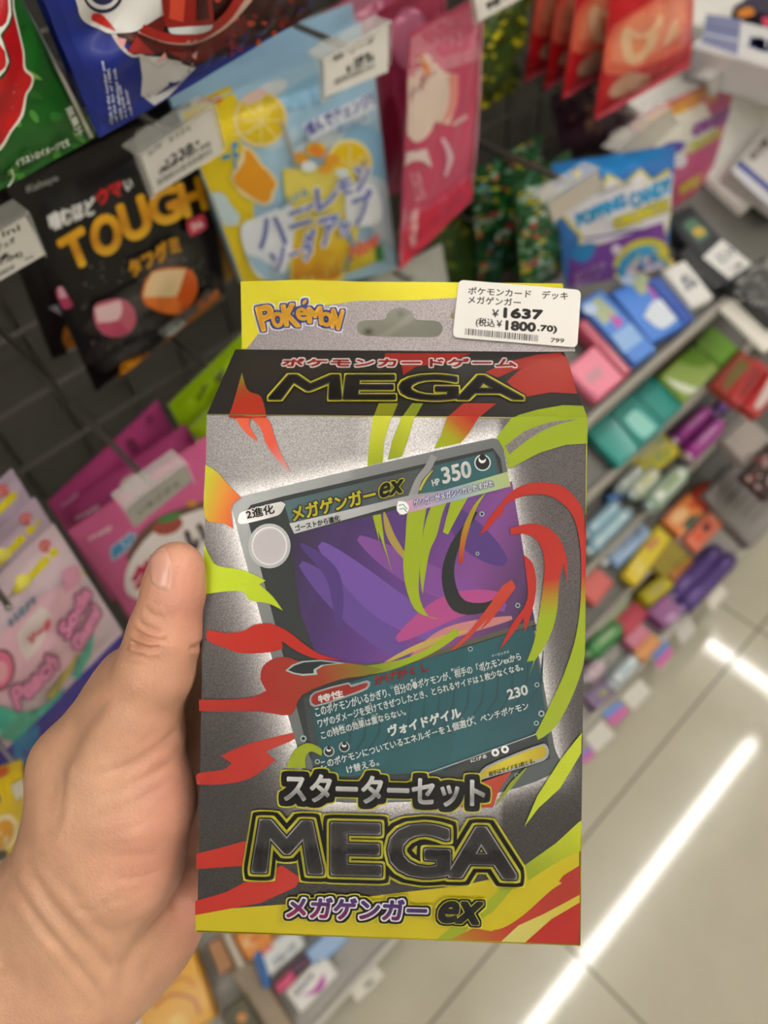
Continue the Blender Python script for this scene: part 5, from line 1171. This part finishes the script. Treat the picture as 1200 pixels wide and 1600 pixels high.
def roll(label, k, p0, p1, r, cols, group=None, name='candy_roll', cat='candy roll'):
    """wrapped roll lying along the shelf, twisted foil ends as parts of the wrapper"""
    r *= 1.22; o, n = tier_plane(k, r + .0008); a, b = hit([p0, p1], o, n); d = nrm(b - a); L = np.linalg.norm(b - a)
    t = thing(name, (a + b) / 2 - n * r, label, cat, group)
    m = MB(); xs = np.linspace(0, 1, 9); rs = [r * .82] + [r * (1 + .03 * math.sin(i * 2.1)) for i in range(7)] + [r * .82]
    m.tube([a + d * L * x for x in xs], rs, cols[0], 'film', 16)
    cam_side = nrm(CP - (a + b) / 2); cam_side = nrm(cam_side - d * (cam_side @ d)); w2 = np.cross(d, cam_side)
    for x0, x1, an, cc in ((.12, .9, .45, cols[1]), (.3, .75, .22, cols[-1])):
        V = []; N_ = 6
        for x in np.linspace(x0, x1, 8):
            for j in range(N_ + 1):
                th = an * 2 * (j / N_ - .5); V.append(a + d * L * x + (cam_side * math.cos(th) + w2 * math.sin(th)) * r * (1.06 if an > .3 else 1.09))
        m.add(V, [(i * (N_ + 1) + j, i * (N_ + 1) + j + 1, (i + 1) * (N_ + 1) + j + 1, (i + 1) * (N_ + 1) + j) for i in range(7) for j in range(N_)], cc, 'film', True)
    m.build('wrapper', t)
    for e, s in ((a, -1), (b, 1)):
        m = MB(); m.tube([e, e + d * s * r * .35], [r * .8, r * .55], cols[2] if len(cols) > 2 else '#dcdcd8', 'metal', 16); m.build('foil_end', t)
    return t
def front_tag(label, z, quad, col, art=None, group='price cards on the shelf front'):
    """printed card clipped to the low shelf front, leaning back to face upwards"""
    c = np.mean(np.array(quad), 0); o = hit([c], (0, 0, z), EZ)[0]; F = Flat(o, (0, -math.cos(.8), math.sin(.8))); P = F.map(quad); m = MB(); b = F.map(quad, -.001)
    m.add(np.vstack([P, b]), [(0, 1, 2, 3), (7, 6, 5, 4)] + [(i, 4 + i, 4 + (i + 1) % 4, (i + 1) % 4) for i in range(4)], col, 'paper')
    A = Art(m, F, 'paper', .00004, 40.0, .0001)
    if art: art(A)
    return tag(m.build('price_card'), label, 'price tag', group)

SH = lambda c, q: (lambda A: A.poly(q, c, sp=3))
# --- first tier: gum boxes
tray_item('gum_box', 'flat pink gum box next to the box top, first on the upper sloping shelf', 'gum box', 1, [(893, 572), (945, 530), (978, 584), (928, 628)], .018, '#e0708f', '#ee87a2', SH('#c98a9c', [(912, 590), (935, 570), (945, 585), (924, 602)]))
tray_item('gum_box', 'crimson gum box standing between the pink and the blue gum boxes', 'gum box', 1, [(902, 508), (914, 500), (990, 574), (976, 584)], .022, '#b5455f')
def art_blue(dx, dy, hand):
    def f(A):
        P = lambda l: [(x + dx, y + dy) for x, y in l]
        A.poly(P([(915, 478), (935, 462), (965, 490), (945, 508)]), '#a9b68f', sp=2); A.poly(P([(950, 490), (975, 500), (965, 515)]), '#c050b0'); A.poly(P([(955, 525), (985, 505), (1005, 530), (975, 552)]), '#8fb8ec', sp=3); A.disc(P([(922, 482)])[0], 12, '#b9d0f2', ry=9)
        if hand: A.poly(P([(948, 540), (965, 515), (990, 525), (1000, 545), (975, 560)]), '#dfe9f6', sp=3); A.disc(P([(985, 518)])[0], 14, '#eef3fb', ry=8, a=.5)
    return f
tray_item('gum_box', 'blue gum box between the crimson one and the second blue one', 'gum box', 1, [(911, 470), (942, 457), (1024, 540), (987, 574)], .020, '#2f62b5', '#4a86e0', art_blue(0, 0, False))
tray_item('gum_box', 'blue gum box with a white swirl, right of the first blue one', 'gum box', 1, [(947, 454), (1012, 440), (1068, 497), (1030, 538)], .020, '#2456a8', '#3f7fdc', art_blue(58, -46, True))
tray_item('gum_box', 'narrow deep blue box edge between the blue and the white gum boxes', 'gum box', 1, [(1013, 440), (1030, 431), (1087, 493), (1070, 504)], .024, '#1f4fae')
tray_item('gum_box', 'white topped gum box with grey print, right of the blue boxes', 'gum box', 1, [(1034, 420), (1070, 412), (1115, 458), (1085, 482)], .018, '#d3d3d0', '#dededc', lambda A: (A.text('ガム', [(1060, 432), (1078, 424), (1092, 446), (1072, 456)], '#55607a', bold=1.0), A.disc((1046, 410), 8, '#c9b84a', ry=5)))
tray_item('display_tray', 'black display tray between the white topped and the black gum boxes', 'tray', 1, [(1062, 396), (1084, 380), (1138, 434), (1118, 452)], .020, '#1d1f22')
tray_item('gum_box', 'black gum box with a wide white label, above the blank white sign', 'gum box', 1, [(1040, 346), (1074, 328), (1178, 414), (1137, 441)], .022, '#1a2026', '#1d242b', lambda A: (A.poly([(1098, 402), (1128, 374), (1174, 412), (1140, 436)], '#d9dad8'), A.text('ミント', [(1116, 400), (1140, 382), (1152, 396), (1128, 414)], '#5a6880', bold=.8), A.poly([(1066, 352), (1084, 340), (1110, 366), (1092, 380)], '#4a6a58', sp=2), A.disc((1092, 362), 10, '#c9a83a', ry=7)))
tray_item('gum_box', 'dark box at the right edge under the black gum box', 'gum box', 1, [(1150, 440), (1192, 404), (1262, 462), (1215, 500)], .03, '#3a3b3c', None, speck(7, ['#6b6d6c', '#2a2b2c', '#55585a'], 30, (1150, 410, 1230, 480), (4, 9)))
tray_item('display_sign', 'blank off-white sign at the right edge above the red packs', 'sign', 1, [(1128, 482), (1150, 461), (1222, 525), (1194, 546)], .008, '#dcd9d0', '#e2dfd6', kind='paper')
# --- second tier: pouches of mints and gum
foil = lambda c, l: (lambda A: (A.poly(l, c, sp=3)))
tray_item('gum_pouch', 'plain teal pouch at the left end of the second shelf, beside the box edge', 'gum pouch', 2, [(926, 668), (953, 648), (1000, 696), (960, 735)], .016, '#0c857e', '#0f938a')
tray_item('gum_pouch', 'teal pouch with a pale foil swirl, between two plain teal ones', 'gum pouch', 2, [(955, 645), (990, 612), (1036, 668), (1003, 694)], .018, '#12847d', '#178f88', foil('#8fd6cc', [(976, 654), (992, 640), (1010, 652), (1026, 668), (1008, 684), (990, 672)]))
tray_item('gum_pouch', 'plain teal pouch right of the swirled teal one', 'gum pouch', 2, [(993, 609), (1020, 592), (1068, 628), (1036, 666)], .016, '#0b7d77', '#0d8a82')
tray_item('gum_pouch', 'green and white pouch with a leaf swirl, left of the plain green pouch', 'gum pouch', 2, [(1030, 586), (1084, 540), (1122, 577), (1072, 624)], .018, '#86a83a', '#a9c46a', lambda A: (A.poly([(1040, 590), (1070, 600), (1092, 605), (1110, 580), (1096, 600), (1080, 615), (1056, 606)], '#eef3e6', sp=3), A.poly([(1058, 560), (1084, 544), (1112, 566), (1096, 574), (1072, 570)], '#7fae3c', sp=3)))
tray_item('gum_pouch', 'plain bright green pouch at the right of the second shelf', 'gum pouch', 2, [(1088, 535), (1112, 509), (1156, 543), (1126, 572)], .018, '#5f940c', '#6ea50f')
for i, (q, c) in enumerate((([(1120, 590), (1160, 548), (1180, 565), (1134, 622)], '#a83a26'), ([(1142, 612), (1182, 560), (1200, 575), (1160, 636)], '#b8282a'), ([(1166, 630), (1206, 578), (1226, 596), (1186, 652)], '#b52028'))):
    tray_item('candy_pack', ('orange red candy pack, nearest of the red packs right of the green pouch', 'red candy pack in the middle of the red packs at the right edge', 'bright red candy pack cut off by the right edge')[i], 'candy pack', 2, q, .02, c, None, SH(('#7a6a2a', '#8c1c1c', '#d8c8c4')[i], [(q[0][0] + 12, q[0][1] + 6), (q[1][0] - 2, q[1][1] + 10), (q[2][0] - 8, q[2][1] + 8), (q[3][0], q[3][1] - 12)]), 'red packs by the right edge', kind='film')
# --- third tier: rolls of mints
roll('magenta mint roll with a silver end, lower one of the pair near the yellow packet', 3, (1072, 714), (1123, 662), .0125, ['#a8389a', '#c96abf', '#e6dce6', '#d8a0d4'], 'magenta mint rolls')
roll('magenta mint roll with a silver end, upper one of the pair near the yellow packet', 3, (1052, 690), (1104, 642), .0115, ['#96308c', '#c05cb4', '#e2d8e2', '#d090c8'], 'magenta mint rolls')
roll('dark purple mint roll behind the two magenta ones', 3, (1116, 648), (1146, 618), .010, ['#4a2668', '#6b4a8c', '#8a7a9a'], None)
tray_item('candy_packet', 'yellow packet with pale green letters on the third shelf', 'candy packet', 3, [(983, 714), (1033, 676), (1064, 704), (1013, 748)], .012, '#d8cc2a', '#e2d84a', lambda A: (A.disc((1032, 692), 9, '#7fc0a4'), A.disc((1010, 738), 10, '#7fc0a4', ry=6), A.line([(1000, 716), (1040, 690)], 14, '#e2e0a2'), A.text('レモン', [(1012, 720), (1044, 698), (1050, 710), (1018, 732)], '#8fc4a8', bold=.8)))
roll('green tipped white mint roll, lowest of the pale rolls under the yellow packet', 3, (1012, 792), (1066, 737), .0135, ['#9fb9a4', '#dfe6dc', '#c4d6da', '#7fa05a'], 'pale mint rolls')
roll('white mint roll with yellow print between the yellow packet and the green tipped roll', 3, (984, 774), (1022, 740), .0125, ['#b9c2ae', '#e2e6d4', '#c9dadf', '#cfd08a'], 'pale mint rolls')
roll('grey white mint roll left of the other pale rolls', 3, (962, 766), (996, 734), .0105, ['#9aa8a4', '#d9dedb', '#c9d4d8', '#aab8b4'], 'pale mint rolls')
tray_item('display_tray', 'taupe tray edge on the right of the magenta rolls', 'tray', 3, [(1126, 690), (1168, 652), (1206, 682), (1168, 722)], .016, '#8f8683', '#9c938f')
tray_item('candy_pack', 'dark red and black candy pack at the right edge below the taupe tray', 'candy pack', 3, [(1166, 740), (1206, 690), (1240, 730), (1200, 780)], .02, '#3a2422', None, speck(12, ['#8c2a2a', '#1d1414', '#6b5a58', '#a8908c'], 26, (1165, 700, 1230, 770), (3, 8)), kind='film')
# --- fourth tier: small boxes and packs
tray_item('candy_packet', 'pale blue packet above the yellow candy box', 'candy packet', 4, [(936, 848), (984, 806), (1020, 828), (966, 888)], .014, '#7fa4d4', '#a2c0e6', lambda A: (A.text('ソーダ', [(968, 848), (998, 822), (1004, 834), (974, 862)], '#7f98c4', bold=.8), A.disc((945, 878), 6, '#e8eef4'), A.disc((952, 852), 9, '#4a6a90', ry=6)))
roll('light blue mint roll just right of the card box, lower of two', 3, (918, 862), (980, 800), .010, ['#8fb8cc', '#cfe4ea', '#dfe8ea', '#a8d0dc'], 'light blue rolls')
roll('light blue mint roll just right of the card box, upper of two', 3, (914, 836), (962, 790), .010, ['#7fa9c2', '#c4dce6', '#dfe8ea', '#9cc6d8'], 'light blue rolls')
tray_item('candy_packet', 'deep blue packet above the light blue rolls', 'candy packet', 3, [(946, 776), (962, 762), (974, 776), (958, 790)], .01, '#1f62a8')
tray_item('candy_box', 'orange candy box with printed fruit on the fourth shelf', 'candy box', 4, [(1034, 812), (1078, 770), (1106, 792), (1066, 836)], .016, '#d9793a', '#e08a4a', lambda A: (A.disc((1062, 806), 16, '#eec08a', ry=9, a=-.7), A.poly([(1066, 820), (1080, 806), (1094, 806), (1076, 828)], '#3f5a44', sp=2), A.disc((1084, 788), 9, '#d8582a', ry=6)))
tray_item('candy_box', 'dark red box lid behind the orange candy box', 'candy box', 4, [(1080, 767), (1106, 752), (1130, 774), (1102, 800)], .02, '#8c2410', '#a02c12')
tray_item('candy_pack', 'long coral candy pack right of the orange candy box', 'candy pack', 4, [(1070, 842), (1130, 780), (1144, 802), (1092, 860)], .014, '#dc6a4f', '#e07a5c', lambda A: (A.disc((1122, 802), 12, '#e8b0a8', ry=7, a=-.7), A.disc((1092, 838), 8, '#e8603a'), A.poly([(1096, 826), (1106, 816), (1112, 824), (1102, 832)], '#4a2a3a'), A.disc((1132, 790), 6, '#ecc9b0')))
tray_item('storage_basket', 'ridged grey plastic basket at the right edge under the dark packs', 'basket', 4, [(1112, 762), (1160, 722), (1226, 790), (1164, 862)], .03, '#767270', '#827e7c', lambda A: [A.line([(1120 + 13 * k, 776 + 10 * k), (1160 + 13 * k, 736 + 10 * k)], 3, '#5f5c5a', up=False) for k in range(5)])
tray_item('candy_box', 'bright yellow candy box standing below the pale blue packet', 'candy box', 4, [(974, 888), (1030, 828), (1044, 838), (996, 922)], .018, '#d0b40f', '#e0c81a', SH('#c98a4a', [(1008, 852), (1026, 836), (1030, 848), (1014, 862)]))
tray_item('candy_box', 'olive box side right of the bright yellow candy box', 'candy box', 4, [(1032, 832), (1044, 836), (1060, 852), (1000, 922)], .012, '#8f7d0c')
tray_item('candy_pack', 'peach and yellow pack above the purple rolls', 'candy pack', 5, [(1034, 886), (1062, 856), (1084, 874), (1056, 904)], .05, '#e08a5a', '#e6a05a', SH('#e2c64a', [(1050, 868), (1064, 860), (1080, 874), (1064, 882)]))
tray_item('candy_pack', 'small yellow pack left of the purple rolls', 'candy pack', 5, [(998, 926), (1036, 898), (1054, 912), (1018, 942)], .04, '#d9cc1f', '#e4da3c', SH('#ecd98a', [(1014, 924), (1034, 910), (1040, 918), (1022, 930)]))
roll('long purple candy roll near the floor, upper of the pair', 5, (1048, 932), (1120, 860), .016, ['#5a3f8a', '#8670b4', '#a89ac4', '#5c4490'], 'purple rolls')
roll('long purple candy roll near the floor, lower of the pair', 5, (1062, 952), (1140, 872), .016, ['#543a84', '#7c66ac', '#a89ac4', '#5c4490'], 'purple rolls')
tray_item('candy_pack', 'mauve pack below the small yellow pack', 'candy pack', 5, [(1014, 954), (1040, 930), (1066, 952), (1040, 980)], .03, '#8a4a86', '#9c5c98', SH('#d0a0d0', [(1040, 966), (1052, 956), (1062, 964), (1048, 974)]))
tray_item('candy_packet', 'coral red packet at the edge of the card box', 'candy packet', 4, [(905, 902), (924, 878), (956, 908), (918, 956)], .012, '#d05a58', '#dc6a66')
roll('pale green mint roll below the coral red packet', 5, (918, 992), (976, 934), .016, ['#8fa884', '#d3e0c6', '#c9d4c4', '#b4c8a0'], 'low green rolls')
roll('dark green mint roll below the pale green one', 5, (916, 1022), (964, 980), .016, ['#3f8a4a', '#6fae70', '#8fb08c', '#a8c09a'], 'low green rolls')
tray_item('candy_packet', 'crimson packet near the floor left of the mauve pack', 'candy packet', 5, [(960, 970), (992, 938), (1012, 960), (978, 994)], .03, '#b52a44', '#c43a52')
tray_item('candy_pack', 'rose pack just below the crimson packet', 'candy pack', 5, [(978, 996), (1002, 972), (1018, 990), (990, 1016)], .025, '#c06a86', '#cc7a92')
tray_item('candy_pack', 'orange pack at the shelf front below the rose pack', 'candy pack', 5, [(992, 1018), (1018, 990), (1036, 1004), (1008, 1032)], .025, '#d98a4a', '#e09c58')
roll('silver white candy roll low at the shelf front', 5, (954, 1070), (990, 1030), .013, ['#a8b4bc', '#e0e6e8', '#dce6ea', '#b8d4dc'], 'low silver rolls')
roll('silver pink candy roll low at the edge of the card box', 5, (914, 1062), (938, 1038), .013, ['#b09aa8', '#e0d0d8', '#dcdfe4', '#d0b0bc'], 'low silver rolls')
tray_item('candy_pack', 'dark mauve pack behind the silver rolls', 'candy pack', 5, [(914, 1086), (946, 1060), (962, 1082), (930, 1108)], .02, '#6a4a6a', '#7f6a90', SH('#8a9a4a', [(936, 1082), (946, 1074), (952, 1080), (940, 1090)]))
tray_item('candy_pack', 'deep green pack in the gap beside the card box', 'candy pack', 5, [(940, 930), (966, 906), (990, 930), (962, 952)], .012, '#123a1f')
# cards on the front edge of the base
def art_bp(q): return lambda A: A.poly([q[3], q[2], tuple((np.array(q[2]) * .45 + np.array(q[1]) * .55)), tuple((np.array(q[3]) * .45 + np.array(q[0]) * .55))], '#c86aa8')
for q, c, a, lab in (([(1104, 938), (1126, 912), (1138, 926), (1114, 956)], '#dcd8d0', None, 'white price card highest up the shelf front near the floor seam'),
                     ([(1056, 984), (1076, 962), (1088, 984), (1066, 1008)], '#c9c6c2', None, 'pale price card between the white card and the blue and pink card'),
                     ([(1018, 1024), (1040, 1000), (1053, 1020), (1030, 1046)], '#4f86c8', 1, 'blue and pink card beside the orange pack at the shelf front'),
                     ([(970, 1090), (1000, 1060), (1018, 1080), (990, 1110)], '#d8d5ce', None, 'white price card left of the blue and pink card by the orange pack'),
                     ([(940, 1114), (968, 1094), (984, 1112), (958, 1136)], '#6a90d4', 1, 'blue and pink card between two white price cards at the shelf front'),
                     ([(912, 1152), (940, 1124), (962, 1148), (932, 1176)], '#d6d4cc', None, 'lower white price card next to the card box edge'),
                     ([(905, 1180), (922, 1164), (930, 1180), (908, 1196)], '#8a80d0', 1, 'violet and pink card lowest beside the card box edge')):
    front_tag(lab, .080, q, c, art_bp(q) if a else None)
# --- further shelf unit at the upper right
zt = 0.915
flat_shelf(1.16, GX1, .30, .78, zt - .002)
def flat_item(name, label, cat, z, quad, h, col, top=None, art=None, kind='plastic'):
    n = EZ; P = hit(quad, (0, 0, z + h), n); c = P.mean(0); a = nrm(P[1] - P[0] + P[2] - P[3]); b = np.cross(n, a)
    L = (np.linalg.norm(P[1] - P[0]) + np.linalg.norm(P[2] - P[3])) / 2; W = (np.linalg.norm(P[3] - P[0]) + np.linalg.norm(P[2] - P[1])) / 2
    m = MB(); m.box(c - n * h / 2, (a, b, n), (L, W, h), col, kind, .003); A = Art(m, Flat(c, n), kind, .00005, 40.0, .0002)
    if art: art(A)
    return tag(m.build(name, loc=c - n * h), label, cat)
flat_item('carton', 'white carton with blue panels and lettering on the upper right shelf', 'carton', zt, [(1095, 60), (1160, 20), (1260, 70), (1200, 118)], .045, '#d6d6d8', None, lambda A: (A.poly([(1104, 22), (1158, 30), (1152, 86), (1096, 66)], '#8288b0'), A.text('3個入', [(1172, 52), (1215, 66), (1212, 88), (1168, 74)], '#2f3f9a', bold=2.2), A.line([(1100, 40), (1155, 52)], 3, '#5a6290'), A.line([(1098, 52), (1153, 64)], 3, '#d0d2dc')))
flat_item('carton', 'dark purple carton with an orange mark in the upper right corner', 'carton', zt, [(1172, -2), (1202, -24), (1290, 22), (1254, 50)], .03, '#3a3448', None, lambda A: (A.poly([(1150, 18), (1172, 10), (1180, 22), (1158, 28)], '#e08a2a', sp=2), A.poly([(1190, 28), (1210, 26), (1210, 42), (1194, 40)], '#e0406a', sp=2)))
zl = 0.74
def sloped(x0, y0, z0, L, label_col='#dedcd6'): flat_shelf(x0, GX1, y0, y0 + L, z0, TH)
P2 = hit([(1107, 275)], (0, .47, 0), EY)[0]
flat_shelf(P2[0], GX1, .40, .66, P2[2] - .07 * math.tan(TH), TH)
def slope_item(name, label, cat, quad, h, col, art=None):
    n = np.array((0, -math.sin(TH), math.cos(TH))); o = np.array((0, .47, P2[2])) + n * (h + .001); P = hit(quad, o, n); c = P.mean(0)
    a = nrm(P[1] - P[0] + P[2] - P[3]); b = np.cross(n, a); L = (np.linalg.norm(P[1] - P[0]) + np.linalg.norm(P[2] - P[3])) / 2; W = (np.linalg.norm(P[3] - P[0]) + np.linalg.norm(P[2] - P[1])) / 2
    m = MB(); m.box(c - n * h / 2, (a, b, n), (L, W, h), col, 'plastic', .003); A = Art(m, Flat(c, n), 'plastic', .00005, 40.0, .0002)
    if art: art(A)
    return tag(m.build(name, loc=c - n * h), label, cat)
slope_item('gum_box', 'white box with a blue stripe on the shelf below the white carton', 'gum box', [(1148, 258), (1196, 196), (1290, 250), (1225, 330)], .03, '#d2cfcc', lambda A: (A.poly([(1150, 258), (1156, 250), (1216, 300), (1212, 310)], '#3f50a8'), A.poly([(1144, 270), (1150, 262), (1210, 316), (1206, 326)], '#c6c8d2'), A.text('のど飴', [(1168, 240), (1196, 212), (1204, 226), (1178, 254)], '#8a7a6c', bold=.8), A.line([(1172, 268), (1214, 300)], 4, '#6a74b0')))
# --- lowest shelf, seen under the box
def low(name, label, cat, quad, h, col, top=None, art=None, kind='plastic', group=None): return tray_item(name, label, cat, 5, quad, h, col, top, art, group, kind)
low('snack_bag', 'orange yellow snack bag under the wrist', 'snack bag', [(215, 1530), (300, 1490), (330, 1585), (230, 1650)], .05, '#d99a22', '#e0a52c', lambda A: (A.line([(240, 1575), (265, 1555), (300, 1560), (312, 1585)], 6, '#b8681c', sp=4), A.line([(255, 1540), (285, 1528), (305, 1540)], 5, '#c97a1f', sp=4), A.disc((280, 1600), 16, '#e6b84a')), 'film')
low('snack_bag', 'white and red snack bag beside the wrist at the bottom edge', 'snack bag', [(172, 1590), (214, 1556), (226, 1596), (184, 1640)], .03, '#dddcd4', None, lambda A: (A.line([(198, 1600), (226, 1570)], 9, '#c0252a'), A.poly([(225, 1572), (238, 1556), (240, 1566)], '#6a9a2a')), 'film')
low('snack_box', 'brown and cream box between the hand and the orange pack below the card box', 'snack box', [(318, 1482), (340, 1466), (372, 1506), (348, 1520)], .05, '#6a4a30', '#a8764a')
low('snack_box', 'cream box edge next to the brown box below the card box', 'snack box', [(344, 1464), (352, 1458), (385, 1502), (374, 1510)], .045, '#d9cfbf')
low('snack_pack', 'orange pack with a round print under the card box foot', 'snack pack', [(362, 1468), (400, 1436), (432, 1462), (392, 1494)], .05, '#d9822a', '#e09038', lambda A: (A.disc((392, 1470), 15, '#e8b884', ry=9, a=-.6), A.disc((398, 1466), 10, '#d8762a', ry=6, a=-.6)))
low('snack_pack', 'white pack with red and blue lettering under the card box foot', 'snack pack', [(398, 1498), (452, 1452), (478, 1472), (424, 1522)], .045, '#cfd3d6', '#d8dcde', lambda A: (A.text('フルーツ', [(424, 1502), (458, 1472), (464, 1482), (430, 1512)], '#4a6a90', bold=.7), A.line([(404, 1494), (424, 1476)], 10, '#d8786c')))
low('snack_pack', 'blue edged tray between the brown box and the white packs', 'tray', [(384, 1490), (396, 1486), (432, 1530), (420, 1538)], .05, '#2f6ab0')
low('snack_pack', 'small pink pack below the white lettered pack', 'snack pack', [(428, 1540), (452, 1518), (462, 1528), (438, 1554)], .05, '#d0527a')
low('snack_pack', 'dark mauve pack above the white oral care pack', 'snack pack', [(444, 1514), (478, 1494), (484, 1502), (462, 1526)], .04, '#5a3a50')
low('snack_pack', 'sky blue pack at the shelf front right of the dark mauve pack', 'snack pack', [(474, 1492), (520, 1452), (546, 1462), (500, 1506)], .04, '#7fa8e0', '#a4c2ea')
low('snack_pack', 'white pack with a magenta crescent at the shelf front', 'snack pack', [(444, 1556), (500, 1496), (528, 1520), (476, 1572)], .04, '#dcdbd9', '#e4e3e1', lambda A: (A.poly([(470, 1556), (490, 1546), (506, 1520), (508, 1536), (496, 1552)], '#b63aa8', sp=3), A.text('はみがき', [(456, 1550), (486, 1518), (492, 1526), (464, 1558)], '#6a7a94', bold=.6)))
low('display_tray', 'taupe cardboard tray beneath the white packs at the bottom edge', 'tray', [(352, 1534), (382, 1510), (470, 1590), (438, 1620)], .02, '#8a7460', '#9c8a74')
low('snack_box', 'dark olive box at the bottom edge left of the shelf front', 'snack box', [(342, 1590), (378, 1560), (418, 1612), (384, 1646)], .035, '#4a4632', None, lambda A: A.disc((378, 1590), 8, '#c98a4a'))
front_tag('white price card on the base front below the card box', .080, [(548, 1548), (588, 1508), (600, 1524), (558, 1566)], '#d8d5cc', lambda A: A.text('98', [(568, 1540), (580, 1528), (584, 1534), (572, 1546)], '#5a5856', bold=.6))

bag('silver_bag', 'silver grey bag seen through the hang hole of the card box', 'candy bag', [(545, 455), (690, 380), (720, 545), (560, 600)], .50, .02, '#a8aaa2', lambda A: (A.disc((575, 518), 7, '#55564f', ry=5), A.disc((625, 490), 5, '#7a7b74', ry=4), A.line([(590, 530), (650, 490)], 6, '#c4c6be')), seed=99)
plain_hook('wire hook carrying the silver grey bag behind the hang hole', (615, 425), .50)
